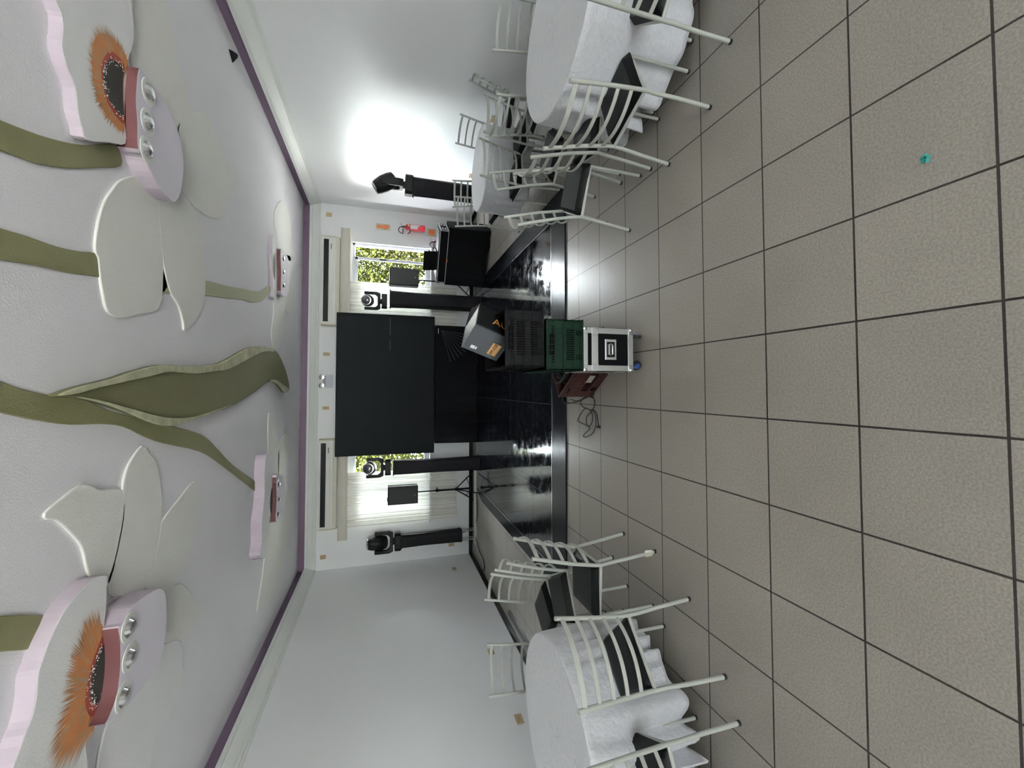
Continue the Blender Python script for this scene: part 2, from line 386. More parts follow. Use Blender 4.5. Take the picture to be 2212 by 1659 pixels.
# tall unseen window added behind the camera for fill light
e = bpy.data.objects.new('window_3', None); COL.objects.link(e); e['kind'] = 'structure'; e.location = (-1.0, YF - 0.1, 0.3)
mb = MB()
for x in (-2.17, -1.1, 0, 1.1, 2.17): mb.box((x, 0, 1.05), (0.06, 0.08, 2.1))
for z in (0.03, 2.07): mb.box((0, 0, z), (4.4, 0.08, 0.06))
mb.build('window_frame', M_FRAME, e)
MB().box((0, 0, 1.05), (4.3, 0.006, 2.0)).build('pane', M_GLASS, e)

# trims: cornice (white moulding) and the purple band above it
def run(name, m, prof, sides='LBRF', label=None):
    # prof: list of (distance from wall, z) closed polygon swept round the room
    ring = {'L': ((XL, YF), (XL, YB), (1, 0)), 'B': ((XL, YB), (XR, YB), (0, -1)), 'R': ((XR, YB), (XR, YF), (-1, 0)), 'F': ((XR, YF), (XL, YF), (0, 1))}
    mb = MB(); n = len(prof)
    for sd in sides:
        (a, b, nn) = ring[sd]; a = Vector((*a, 0)); b = Vector((*b, 0)); nn = Vector((*nn, 0)); t = (b - a).normalized()
        vs = [a + nn * d + t * d + Vector((0, 0, z)) for d, z in prof] + [b + nn * d - t * d + Vector((0, 0, z)) for d, z in prof]
        fs = [tuple(range(n)), tuple(range(2 * n - 1, n - 1, -1))] + [(i, n + i, n + (i + 1) % n, (i + 1) % n) for i in range(n)]
        mb.add(vs, fs)
    return struct(name, mb, m, label)
run('trim_1', M_CORN, [(0, 2.895), (0.012, 2.895), (0.016, 2.915), (0.03, 2.92), (0.034, 2.94), (0.05, 2.96), (0.075, 3.0), (0.09, 3.03), (0.105, 3.035), (0.108, 3.075), (0, 3.075)], label='white moulded cornice along the tops of the walls')
run('trim_2', M_PURP, [(0, 3.075), (0.02, 3.075), (0.02, 3.2), (0, 3.2)], label='purple band between cornice and ceiling')
struct('baseboard_left', MB().box((XL + 0.008, (YB + YF) / 2, 0.037), (0.016, YB - YF, 0.074)), M_BASE)
struct('baseboard_back', MB().box(((XL + XR) / 2, YB - 0.008, 0.037), (XR - XL, 0.016, 0.074)), M_BASE)
struct('baseboard_right', MB().box((XR - 0.008, (YB + YF) / 2, 0.037), (0.016, YB - YF, 0.074)), M_BASE)

# ------------------------------------------------------------------ outdoors
struct('ground_outside', MB().box((-1, YB + 9, -0.15), (40, 17, 0.1)), M_BOUNCE)
struct('ground_behind', MB().box((-1, YF - 8.5, -0.15), (30, 16, 0.1)), mat('paving', (0.22, 0.21, 0.20), 0.8))  # unseen ground, added to bounce sunlight in through the fill window
def tree(name, label, x, y, h, r, m, n=9000):
    t = thing(name, label, 'tree', (x, y, -0.1), 0, 'trees beyond the windows')
    mb = MB()
    mb.tube([(0, 0, 0), (0.05, 0.02, h * 0.4), (0, 0.05, h * 0.7)], [0.09, 0.07, 0.04])
    for k in range(9):
        a = random.uniform(0, 2 * PI); z = h * random.uniform(0.15, 0.65)
        mb.tube([(0.02, 0, z), (r * 0.5 * math.cos(a), r * 0.4 * math.sin(a), z + 0.35), (r * 0.95 * math.cos(a), r * 0.8 * math.sin(a), z + random.uniform(0.3, 0.9))], [0.03, 0.02, 0.008], 6)
    mb.build('trunk', M_BARK, t, smooth=True)
    lf = MB()
    for k in range(n):
        while True:
            p = Vector((random.uniform(-1, 1), random.uniform(-1, 1), random.uniform(-1, 1)))
            if p.length < 1: break
        c = Vector((p.x * r, p.y * r * 0.7, h * 0.56 + p.z * h * 0.48)); s_ = random.uniform(0.07, 0.15)
        d = Vector((random.gauss(0, 1), random.gauss(0, 1), random.gauss(0, 1))).normalized(); o = d.orthogonal().normalized() * s_ * 0.35
        lf.add([c, c + d * s_ * 0.5 + o, c + d * s_, c + d * s_ * 0.5 - o], [(0, 1, 2, 3)])
    lf.build('foliage', m, t)
tree('leafy_tree', 'yellow-green bush right beyond the open pane of the window beside the fire extinguisher', 2.75, YB + 4.3, 3.6, 1.35, M_LEAF)
tree('leafy_tree', 'pale leafy bush seen through the closed pane behind the loudspeaker', 1.1, YB + 5.0, 3.5, 1.5, M_LEAF2)
tree('leafy_tree', 'yellow-green bush showing between black screen and light tower', -3.4, YB + 4.4, 3.5, 1.5, M_LEAF, 9000)
tree('leafy_tree', 'taller bush beyond the curtained window', -5.6, YB + 5.2, 3.6, 1.4, M_LEAF2, 7000)

# ------------------------------------------------------------------ dance floor
DX0, DX1, DY0, DY1, DZ = -3.12, 0.99, 3.08, 7.35, 0.012
df = thing('dance_floor', 'low polished black tiled dance floor with matt black border before the screen', 'dance floor', ((DX0 + DX1) / 2, (DY0 + DY1) / 2, 0))
cx, cy = (DX0 + DX1) / 2, (DY0 + DY1) / 2
o = MB().box((0, 0, 0), (3.68, 3.93, DZ)).build('tile_surface', M_DANCE, df)
o.location = ((-2.94 + 0.74) / 2 - cx, 3.43 + 3.93 / 2 - cy, DZ / 2)
M_BORD = mat('black_granite_border', (0.012, 0.013, 0.017), 0.24, noise=0.3, nscale=20, rvar=0.06, spec=0.12)
def strip(poly):
    MB().prism([(p[0] - cx, p[1] - cy) for p in poly], 0, DZ + 0.004).build('border', M_BORD, df, bevel=0.002)
strip([(DX0, DY0), (DX1, DY0), (0.74, 3.43), (-2.94, 3.43)])
strip([(DX1, DY0), (DX1, DY1), (0.74, DY1), (0.74, 3.43)])
strip([(DX0, DY0), (-2.94, 3.43), (-2.94, DY1 - 0.1), (-3.02, 7.2), (DX0, 6.8)])
ed = MB()
ed.box((-1.1 - cx, 3.435 - cy, DZ + 0.004), (3.68, 0.010, 0.006)); ed.box((0.735 - cx, 5.39 - cy, DZ + 0.004), (0.012, 3.92, 0.006)); ed.box((-2.935 - cx, 5.34 - cy, DZ + 0.004), (0.012, 3.8, 0.006))
ed.build('metal_edging', M_STEEL, df)

# ------------------------------------------------------------------ chairs
CW, CD, CH, CT, CS, CL, CWF, CWT, CWB = 0.175, 0.325, 0.396, 0.866, 0.048, 0.102, 0.154, 0.194, 0.191
def make_chair():
    t = thing('dining_chair', 'x', 'chair')
    R = 0.0115
    for s_ in (-1, 1):
        pts = [(s_ * CWB, -CS, 0.006), (s_ * (CW + 0.008), -CS * 0.45, CH * 0.55), (s_ * CW, -0.008, CH * 0.86), (s_ * CW, 0.0, CH), (s_ * CW, -0.006, CH * 1.12), (s_ * (CW + 0.006), -0.035, 0.60), (s_ * CWT, -CL, CT)]
        lg = MB().tube(pts, R, 10).build('leg', M_CHAIR, t, smooth=True)
        MB().lathe([(0.011, -0.001), (0.0135, 0.0), (0.0135, 0.012), (0.011, 0.013)], 10, Matrix.Translation((s_ * CWB, -CS - 0.001, 0.001))).build('foot_cap', M_RUB, lg)
        lg = MB().tube([(s_ * CWF, CD - 0.008, 0.006), (s_ * CWF, CD, CH)], 0.0105, 10).build('leg', M_CHAIR, t, smooth=True)
        MB().lathe([(0.010, 0.0), (0.0125, 0.001), (0.0125, 0.012), (0.010, 0.013)], 10, Matrix.Translation((s_ * CWF, CD - 0.008, 0))).build('foot_cap', M_RUB, lg)
    fr = MB().tube([(-CW, 0, CH), (CW, 0, CH), (CWF, CD, CH), (-CWF, CD, CH)], 0.0105, 8, closed=False)
    fr.tube([(-CWF, CD, CH), (-CW, 0, CH)], 0.0105, 8)
    fr.build('seat_frame', M_CHAIR, t, smooth=True)
    sl = MB()
    def post(z):
        k = (z - CH) / (CT - CH); return CW + (CWT - CW) * max(0, k) ** 1.2, -CL * k ** 1.25 - 0.002
    for z in (0.828, 0.742, 0.656, 0.570, 0.484):
        hw, y = post(z); pts = []
        for i in range(13):
            u = i / 12 * 2 - 1; pts.append((u * hw, y - 0.058 * (1 - u * u), z))
        sl.bar(pts, 0.007, 0.021 if z < 0.8 else 0.026)
    sl.build('backrest', M_CHAIR, t, smooth=True, bevel=0.002)
    # padded seat
    def seatpt(i, j, n=12):
        u = i / n * 2 - 1; v = j / n
        hw = (CW - 0.004) * (1 - v) + (CWF + 0.008) * v
        x = u * hw; y = 0.004 + v * (CD + 0.012)
        e_ = min(1, (1 - abs(u)) / 0.10) * min(1, v / 0.10) * min(1, (1 - v) / 0.10)
        return x, y, e_
    mb = MB(); n = 12
    mb.grid(lambda i, j: (seatpt(i, j)[0], seatpt(i, j)[1], CH + 0.012 + 0.030 * (seatpt(i, j)[2] ** 0.5) + (0.010 if seatpt(i, j)[2] > 0 else 0)), n + 1, n + 1)
    k = len(mb.v)
    mb.grid(lambda i, j: (seatpt(i, j)[0], seatpt(i, j)[1], CH + 0.004), n + 1, n + 1)
    N = n + 1
    rim = [i for i in range(N)] + [N * j + N - 1 for j in range(1, N)] + [N * (N - 1) + i for i in range(N - 2, -1, -1)] + [N * j for j in range(N - 2, 0, -1)]
    for a, b in zip(rim, rim[1:] + rim[:1]): mb.f.append((a, k + a, k + b, b))
    mb.f = [f if not (all(q >= k for q in f)) else f[::-1] for f in mb.f]
    mb.build('seat', M_VINYL, t, smooth=True)
    return t
CHAIRS = [  # x, y, heading, label
 (-2.463, 1.253, 0.771, 'white chair in front of the left table with its back fully towards us', 'chairs at the left table'),
 (-2.189, 1.864, 1.595, 'white chair with a scrap of paper stuck round one foot, near the dance floor', 'chairs at the left table'),
 (-2.931, 0.955, 0.47, 'white chair at the left table cut off by the edge of the photo', 'chairs at the left table'),
 (-2.513, 2.359, 2.071, 'white chair just behind the one with paper round its foot', 'chairs at the left table'),
 (-2.822, 2.738, 2.522, 'white chair turned towards us beyond the left table, near the black skirting', 'chairs at the left table'),
 (-3.422, 2.69, -2.953, 'white chair behind the left table with only its ladder back showing', 'chairs at the left table'),
 (0.947, 0.907, -0.59, 'nearest chair at the right table, cut off by the photo edge', 'chairs at the near right table'),
 (0.484, 1.32, -1.201, 'white chair at the near right table with its whole open ladder back in view', 'chairs at the near right table'),
 (0.523, 1.847, -1.781, 'white chair seen nearly edge-on just behind the one with the open ladder back', 'chairs at the near right table'),
 (0.243, 2.08, -2.07, 'white chair standing out by the corner of the dance floor with a shiny black seat', 'chairs at the near right table'),
 (1.991, 2.496, 2.758, 'white chair back against the right wall behind the near right table', 'chairs at the near right table'),
 (2.178, 3.639, 1.017, 'white chair by the right wall whose slanting back looks like a narrow ladder', 'chairs at the far right table'),
 (1.521, 3.121, 0.083, 'white chair between the two right tables with its back square to us', 'chairs at the far right table'),
 (1.399, 2.763, -1.187, 'white chair tucked behind the near right table in front of the wall socket', 'chairs at the near right table'),
 (1.177, 3.271, 0.102, 'white chair in front of the far right table with curved slats across its cloth', 'chairs at the far right table'),
 (0.763, 2.568, -2.353, 'white side-on chair between the shiny-seated chair and the far right table', 'chairs at the near right table'),
 (2.161, 4.446, 2.005, 'thin white chair back against the right wall beside the far right table', 'chairs at the far right table'),
 (1.613, 4.808, -3.037, 'white chair behind the far right table in front of the wall-side light tower', 'chairs at the far right table'),
 (1.251, 4.559, 3.102, 'white chair beyond the far right table in front of the black-draped desk', 'chairs at the far right table'),
 (-3.98, 1.35, -1.75, 'white chair between the left table and the wall, just a sliver of its back', 'chairs at the left table'),
]
ch0 = make_chair()
for i, (x, y, a, lab, grp) in enumerate(CHAIRS):
    c = ch0 if i == 0 else copy_tree(ch0)
    c.location = (x, y, 0); c.rotation_euler = (0, 0, a); tag(c, lab, 'chair', grp)
    if i == 1:
        pp = MB(); 
        for k in range(5):
            a0 = k * 1.25; pp.add([(0.018 * math.cos(a0), 0.018 * math.sin(a0), 0.03), (0.03 * math.cos(a0 + 1), 0.026 * math.sin(a0 + 1), 0.035), (0.026 * math.cos(a0 + .9), 0.03 * math.sin(a0 + .9), 0.10), (0.014 * math.cos(a0), 0.014 * math.sin(a0), 0.11)], [(0, 1, 2, 3)])
        o = pp.build('paper_scrap', mat('old_paper', (0.62, 0.60, 0.50), 0.8), c); o.location = (-CWB, -CS + 0.006, 0.005); o.scale = (0.75, 0.75, 0.75)

# ------------------------------------------------------------------ tables and cloths
TH = 0.70
def table(x, y, R, label, clabel, seed, nf, amp, hem=0.05, flare=0.06):
    rnd = random.Random(seed)
    t = thing('round_table', label, 'table', (x, y, 0), 0, 'round tables under white cloths')
    MB().lathe([(R - 0.02, TH - 0.034), (R - 0.008, TH - 0.03), (R - 0.008, TH - 0.008), (R - 0.02, TH - 0.006)], 40).build('tabletop', mat('table_wood', (0.35, 0.25, 0.15), 0.5), t)
    for k in range(4):
        a = PI / 4 + k * PI / 2
        MB().tube([(0.36 * math.cos(a) * R / .55, 0.36 * math.sin(a) * R / .55, 0.004), (0.30 * math.cos(a) * R / .55, 0.30 * math.sin(a) * R / .55, TH - 0.034)], 0.014).build('leg', M_CHAIR, t, smooth=True)
    ph = [rnd.uniform(0, 2 * PI) for _ in range(6)]; am = [rnd.uniform(0.5, 1.1) for _ in range(nf + 1)]
    NU = 240; levels = [0.0, 0.25, 0.5, 0.75, 0.93, 0.985, 1.0]
    prof = [(R * q, TH + 0.0005) for q in levels] + [(R + 0.006, TH - 0.006)]
    nd = 16
    for k in range(1, nd + 1): prof.append((R + 0.008, TH - (TH - hem) * k / nd))
    def fn(i, j):
        a = 2 * PI * i / NU; r, z = prof[j]
        if j <= 7: return (r * math.cos(a), r * math.sin(a), z + (0.0012 * math.sin(9 * a + ph[1]) * math.sin(r * 20) if 0 < j < 6 else 0))
        k = (j - 7) / nd
        warp = a + 0.25 * math.sin(a * 2 + ph[0]) + 0.12 * math.sin(a * 5 + ph[2])
        f = math.cos(nf * warp)
        mod = 0.65 + 0.35 * math.sin(3 * a + ph[3])
        r2 = r + flare * k ** 1.1 + amp * (mod * f + 0.35 * math.sin(nf * 1.62 * warp + ph[4])) * k ** 0.75 + 0.006 * math.sin(23 * a + ph[4]) * k
        z2 = z + (0.05 * (1 - f) * 0.5 * mod + 0.015 * math.sin(4 * a + ph[5]) + 0.015) * k ** 3
        return (r2 * math.cos(a), r2 * math.sin(a), max(z2, 0.01))
    c = MB().grid(fn, NU, len(prof), close_u=True).build('tablecloth', M_CLOTH, None, smooth=True, solid=0.0015)
    c.location = (x, y, 0.001); tag(c, clabel, 'tablecloth', 'white tablecloths')
table(1.29, 1.70, 0.55, 'round table near the right wall hidden by a creased white cloth', 'creased white cloth on the round table nearest the right wall', 3, 13, 0.050, 0.05, 0.015)
table(1.47, 3.93, 0.455, 'smaller looking round table beside the wall-side light tower under white cloth', 'white cloth on the far right round table before the draped desk', 5, 11, 0.026, 0.16, -0.02)
table(-3.21, 1.74, 0.545, 'round table near the left wall hidden by a white cloth with deep folds', 'white cloth with deep scalloped folds on the table by the left wall', 9, 22, 0.046, 0.05, 0.0)

# ------------------------------------------------------------------ crates
M_SLOT = mat('slot_shadow_black', (0.003, 0.003, 0.003), 0.9, spec=0.05)
def crate(name, label, m, L, W, H, loc, rz, style=0):
    """open-topped ventilated crate: L along local y, W along local x"""
    t = thing(name, label, 'crate', loc, rz, 'plastic carrying crates')
    th = 0.006
    def panel(w_, kind):
        hw = w_ / 2
        mb = MB().box((0, 0, H / 2), (w_, th, H)); dk = MB(); y = -th / 2 - 0.0002
        # raised rib grid
        for k in range(9): mb.box((-hw + w_ * (k + 0.5) / 9, y - 0.002, H / 2), (0.004, 0.006, H))
        for a in (0.10, 0.30, 0.55, 0.78, 0.86, 0.93): mb.box((0, y - 0.002, H * a), (w_, 0.006, 0.003))
        n = 14
        for k in range(n):
            u = -hw * 0.58 + 1.16 * hw * k / (n - 1)
            if kind == 0: dk.box((u, y - 0.0022, H * 0.36), (0.0062, 0.0065, H * 0.20))
            else:
                dk.box((u, y - 0.0022, H * 0.26), (0.0075, 0.0065, H * 0.17)); dk.box((u, y - 0.0022, H * 0.60), (0.0075, 0.0065, H * 0.20))
        for s_ in (-1, 1):
            for q in range(3): dk.box((s_ * hw * (0.42 + 0.07 * q), y - 0.0022, H * 0.12), (0.005, 0.0065, H * 0.16))
            for q in range(3): dk.box((s_ * hw * (0.50 + 0.10 * q), y - 0.0022, H * 0.83), (0.008, 0.0065, H * 0.06))
        return mb, dk
    for sx_, w_, off, rot in ((0, W, -L / 2, 0), (0, W, L / 2, PI), (0, L, -W / 2, -PI / 2), (0, L, W / 2, PI / 2)):
        Mx = Matrix.Rotation(rot, 4, 'Z') @ Matrix.Translation((0, -(L / 2 if w_ == W else W / 2) + th / 2, 0))
        pn, dk = panel(w_, style)
        nf = len(pn.f); pn.add(dk.v, dk.f); o = pn.xf(Mx).build('side_panel', m, t); o.data.materials.append(M_SLOT)
        for f in o.data.polygons[nf:]: f.material_index = 1
        if w_ == W:
            r_ = 0.020; hl = W * 0.17; P = [(hl * (1 if math.cos(q) > 0 else -1) + r_ * math.cos(q), H * 0.84 + r_ * math.sin(q)) for q in [2 * PI * i / 20 + 0.01 for i in range(20)]]
            MB().prism(P, 0.0035, 0.0075, Mx @ Matrix.Rotation(PI / 2, 4, 'X')).build('hand_hold', M_SLOT, o)
    bt = MB().box((0, 0, 0.006), (W - 0.01, L - 0.01, 0.008)); bt.build('base', m, t)
    for z, nm in ((H - 0.006, 'rim'), (0.006, 'foot_rim')):
        rm = MB()
        for s_ in (-1, 1):
            rm.box((0, s_ * L / 2, z), (W + 0.012, 0.012, 0.012)); rm.box((s_ * W / 2, 0, z), (0.012, L + 0.012, 0.012))
        rm.build(nm, m, t, bevel=0.003)
    return t
XC = -0.775
crate('plastic_crate', 'dark green plastic crate on the flight case, under the black crate', M_GREENC, 0.50, 0.325, 0.262, (XC, 2.00, 0.478), 0.0)
crate('plastic_crate', 'black plastic crate topmost of the stack, holding a carton', M_BLKC, 0.52, 0.355, 0.262, (-0.742, 2.03, 0.746), 0.015, 1)
RC = crate('plastic_crate', 'brownish red crate on the floor full of cables behind the flight case', M_REDC, 0.50, 0.36, 0.31, (-0.844, 2.45, 0), math.radians(32.7))

def cable_obj(name, pts, r, label=None, parent=None, m=None, cat='cable', group=None, sub=6):
    P = [Vector(p) for p in pts]; out = []
    for i in range(len(P) - 1):
        p0 = P[max(i - 1, 0)]; p1 = P[i]; p2 = P[i + 1]; p3 = P[min(i + 2, len(P) - 1)]
        for k in range(sub):
            t = k / sub; out.append(0.5 * ((2 * p1) + (p2 - p0) * t + (2 * p0 - 5 * p1 + 4 * p2 - p3) * t * t + (3 * p1 - p0 - 3 * p2 + p3) * t ** 3))
    out.append(P[-1])
    o = MB().tube(out, r, 6).build(name, m or M_RUB, parent, smooth=True)
    if label: tag(o, label, cat, group)
    return o
# cables coiled in the red crate
for k in range(7):
    pts = []; rr = random.uniform(0.10, 0.15); cxk = random.uniform(-0.06, 0.06) * 0.6; cyk = random.uniform(-0.09, 0.09); ph0 = random.uniform(0, 6)
    for q in range(22):
        a = ph0 + q * 0.75; r_ = rr * (1 + 0.12 * math.sin(q * 1.7))
        pts.append((cxk + min(r_, 0.13) * math.cos(a) * 0.9, cyk + r_ * 1.15 * math.sin(a), 0.17 + 0.026 * k + 0.010 * math.sin(q)))
    M4 = Matrix.Translation((-0.844, 2.45, 0)) @ Matrix.Rotation(math.radians(32.7), 4, 'Z')
    cable_obj('coiled_cable', [M4 @ Vector(p) for p in pts], 0.0045, 'loose black cable coiled among others in the brownish red crate', cat='cable', group='cables inside the red crate')
# cables in the black crate
for k in range(2):
    pts = [(-0.742 + 0.11 * math.cos(q * 0.8 + k), 2.03 + 0.16 * math.sin(q * 0.8 + k), 0.80 + 0.03 * k + 0.002 * q) for q in range(20)]
    cable_obj('coiled_cable', pts, 0.005, 'black cable lying inside the top crate below the carton', group='cables inside the top crate')
# cable tangle on the floor
fl = [(1232, 862), (1247, 866), (1262, 861), (1278, 856), (1284, 868), (1281, 884), (1272, 884), (1256, 876), (1257, 862), (1270, 857), (1283, 862), (1284, 876), (1276, 890), (1268, 900), (1267, 914), (1272, 921), (1279, 912), (1280, 898), (1274, 886), (1262, 884), (1249, 905), (1251, 911), (1274, 924), (1264, 936), (1260, 942), (1266, 944), (1280, 936), (1287, 918), (1286, 898), (1280, 886), (1288, 892), (1292, 912), (1293, 920)]
pts = [onz(x, y, 0.008 + 0.006 * (i % 3)) for i, (x, y) in enumerate(fl)]
tang = cable_obj('power_cable', pts, 0.0042, 'tangled black power cable with plug on the tiles beside the red crate')
pg = onz(1293, 922, 0.010); MB().box((0, 0, 0), (0.022, 0.04, 0.016)).build('plug', M_RUB, tang, bevel=0.004).location = pg
c2 = cable_obj('power_cable', [onz(1215, 856, 0.26), onz(1217, 868, 0.14), onz(1228, 871, 0.01), onz(1245, 868, 0.008), onz(1260, 862, 0.008), onz(1279, 845, 0.008), onz(1283, 850, 0.02), onz(1280, 860, 0.012)], 0.0042, 'black cable hanging over the rim of the red crate down to the tiles')

# ------------------------------------------------------------------ flight case under the crates
def flight_case(name, label, W, D, H, loc, rz, lid_h, wheels, handle_side=True):
    t = thing(name, label, 'flight case', loc, rz)
    z0 = 0.085 if wheels else 0.0
    MB().box((0, 0, z0 + H / 2), (W - 0.012, D - 0.012, H - 0.012)).build('body', M_PLY, t)
    al = MB(); e_ = 0.040
    for sx_ in (-1, 1):
        for sy_ in (-1, 1):
            al.box((sx_ * (W / 2 - 0.002), sy_ * (D / 2 - e_ / 2), z0 + H / 2), (0.004, e_, H)); al.box((sx_ * (W / 2 - e_ / 2), sy_ * (D / 2 - 0.002), z0 + H / 2), (e_, 0.004, H))
    for z in (z0 + e_ / 2, z0 + H - e_ / 2):
        for s_ in (-1, 1):
            al.box((0, s_ * (D / 2 - 0.002), z), (W, 0.0045, e_)); al.box((s_ * (W / 2 - 0.002), 0, z), (0.0045, D, e_))
    zz = z0 + H - lid_h
    for s_ in (-1, 1):
        al.box((0, s_ * (D / 2 - 0.001), zz), (W, 0.006, 0.048)); al.box((s_ * (W / 2 - 0.001), 0, zz), (0.006, D, 0.048))
    al.build('edging', M_ALU, t, bevel=0.001)
    for sx_ in (-1, 1):
        for sy_ in (-1, 1):
            for z in (z0 + 0.018, z0 + H - 0.018):
                bc = MB().lathe([(0.004, -0.016), (0.014, -0.012), (0.018, 0), (0.014, 0.012), (0.004, 0.016)], 12, Matrix.Translation((sx_ * (W / 2 - 0.010), sy_ * (D / 2 - 0.010), z)))
                bc.box((sx_ * (W / 2 - 0.022), sy_ * (D / 2 + 0.001), z), (0.042, 0.003, 0.036)); bc.box((sx_ * (W / 2 + 0.001), sy_ * (D / 2 - 0.022), z), (0.003, 0.042, 0.036))
                bc.build('corner_fitting', M_STEEL, t, bevel=0.002, smooth=True)
            MB().box((sx_ * (W / 2 - 0.025), sy_ * (D / 2 + 0.003), zz), (0.045, 0.003, 0.05)).build('seam_bracket', M_STEEL, t, bevel=0.001)
    # recessed handle on the front (-y) face
    hz = z0 + (H - lid_h) * 0.60
    hp = MB().box((0, -D / 2 - 0.002, hz), (0.140, 0.006, 0.086)); h_ = hp.build('handle_dish', M_STEEL, t, bevel=0.002)
    MB().box((0, -D / 2 - 0.0045, hz), (0.104, 0.004, 0.058)).build('recess', M_BLK, h_)
    MB().tube([(-0.036, -D / 2 - 0.008, hz + 0.012), (-0.036, -D / 2 - 0.016, hz - 0.004), (0.036, -D / 2 - 0.016, hz - 0.004), (0.036, -D / 2 - 0.008, hz + 0.012)], 0.004, 8).build('grip', M_STEEL, h_, smooth=True)
    MB().box((0, -D / 2 - 0.0075, hz + 0.014), (0.07, 0.003, 0.014)).build('hinge_bar', M_ALU, h_)
    MB().box((0, -D / 2 - 0.0075, hz - 0.012), (0.06, 0.002, 0.012)).build('recess_step', M_ALU, h_)
    if wheels:
        for sx_ in (-1, 1):
            for sy_ in (-1, 1):
                X, Y = sx_ * (W / 2 - 0.045), sy_ * (D / 2 - 0.05)
                c = MB().box((X, Y, z0 - 0.003), (0.05, 0.05, 0.006)).box((X - 0.014, Y, 0.055), (0.003, 0.03, 0.055)).box((X + 0.014, Y, 0.055), (0.003, 0.03, 0.055)).build('caster', M_STEEL, t)
                Mw = Matrix.Translation((X, Y - 0.01, 0.0355)) @ Matrix.Rotation(-0.6 * sx_ + 0.35, 4, 'Z') @ Matrix.Rotation(PI / 2, 4, 'Y')
                MB().lathe([(0.02, -0.011), (0.0345, -0.010), (0.0355, 0), (0.0345, 0.010), (0.02, 0.011)], 20, Mw).build('wheel', M_RUB, c, smooth=True)
                MB().lathe([(0.004, -0.0118), (0.022, -0.0118), (0.022, 0.0118), (0.004, 0.0118)], 16, Mw).build('hub', M_BLUE, c)
    return t
flight_case('flight_case', 'black wheeled flight case with aluminium edges under the stacked crates', 0.295, 0.30, 0.385, (-0.795, 1.93, 0), 0, 0.092, True)

# carton stuck at a tilt in the black crate
K = Vector((-0.638, 1.92, 1.162)); Lc = Vector((-0.750, 2.135, 1.215)); Rc = Vector((-0.478, 2.055, 1.11))
a_ = (Rc - K); b_ = (Lc - K); n_ = a_.cross(b_).normalized()      # up
b_ = (b_ - a_.normalized() * b_.dot(a_.normalized()) * 0.75); dn = -n_
h_ = 0.27
box = thing('carton', 'open grey and black cardboard carton tilted in the top crate, orange printing', 'box', K)
def cp(u, v, d): return a_ * u + b_ * v + dn * d
def quad_slab(A, B, Cc, D, off, name, m, par):
    nn = (B - A).cross(D - A).normalized() * off
    MB().hexa([A, B, Cc, D, A + nn, B + nn, Cc + nn, D + nn]).build(name, m, par)
quad_slab(cp(0, 0, 0), cp(1, 0, 0), cp(1, 0, h_), cp(0, 0, h_), 0.004, 'black_side', M_CARDB, box)
quad_slab(cp(0, 0, 0), cp(0, 1, 0), cp(0, 1, h_), cp(0, 0, h_), -0.004, 'grey_side', M_CARDG, box)
quad_slab(cp(1, 0, 0), cp(1, 1, 0), cp(1, 1, h_), cp(1, 0, h_), 0.004, 'far_side', M_CARDB, box)
quad_slab(cp(0, 1, 0), cp(1, 1, 0), cp(1, 1, h_), cp(0, 1, h_), -0.004, 'far_side', M_CARDG, box)
quad_slab(cp(0, 0, 0.002), cp(1, 0, 0.002), cp(1, 1, 0.002), cp(0, 1, 0.002), -0.003, 'top_flap', mat('grey_glossy_carton', (0.30, 0.31, 0.32), 0.25, noise=0.6, nscale=40), box)
# raised flap
f0, f1 = cp(1, 0, 0), cp(1, 1, 0)
quad_slab(f0, f1, f1 + a_ * 0.55 - dn * 0.01 - b_ * 0.35, f0 + a_ * 0.62 + dn * 0.10 + b_ * 0.1, 0.003, 'side_flap', M_CARDB, box)
au = text('AU', 0.088, M_ORANGE, basis(cp(0.42, 0, 0.205) + (a_.cross(dn)).normalized() * 0.0, dn, a_), box)
nrm1 = Vector(dn).cross(a_).normalized()
au.matrix_local = basis(cp(0.42, 0, 0.172) + nrm1 * 0.006, dn, a_)
if (CAM - (K + cp(0.5, 0, 0.1))).dot(nrm1) < 0: au.matrix_local = basis(cp(0.42, 0, 0.172) - nrm1 * 0.006, dn, a_)
kl = (-b_); nrm2 = kl.cross(-dn).normalized()
sgn = 1 if (CAM - (K + cp(0, 0.5, 0.1))).dot(nrm2) > 0 else -1
bs = basis(cp(0, 0.60, 0.205) + nrm2 * 0.0055 * sgn, kl, -dn)
lb = MB().box((0, 0, 0), (0.115, 0.062, 0.001)).build('orange_sticker', mat('orange_sticker', (0.72, 0.40, 0.16), 0.5), box, M=bs)
text('AM-ES8', 0.034, M_BLK, Matrix.Translation((0, 0.006, 0.001)), lb)
bs2 = basis(cp(0, 0.80, 0.065) + nrm2 * 0.0055 * sgn, kl, -dn)
MB().box((0, 0, 0), (0.03, 0.03, 0.001)).box((0, -0.024, 0), (0.026, 0.010, 0.001)).build('white_sticker', M_PAPER, box, M=bs2)

# crate stickers
o = MB().box((0, 0, 0), (0.10, 0.002, 0.05)).build('paper_label', mat('faded_label', (0.35, 0.30, 0.27), 0.7), RC); o.location = (-0.18 - 0.006, -0.03, 0.13); o.rotation_euler = (0, 0, PI / 2)

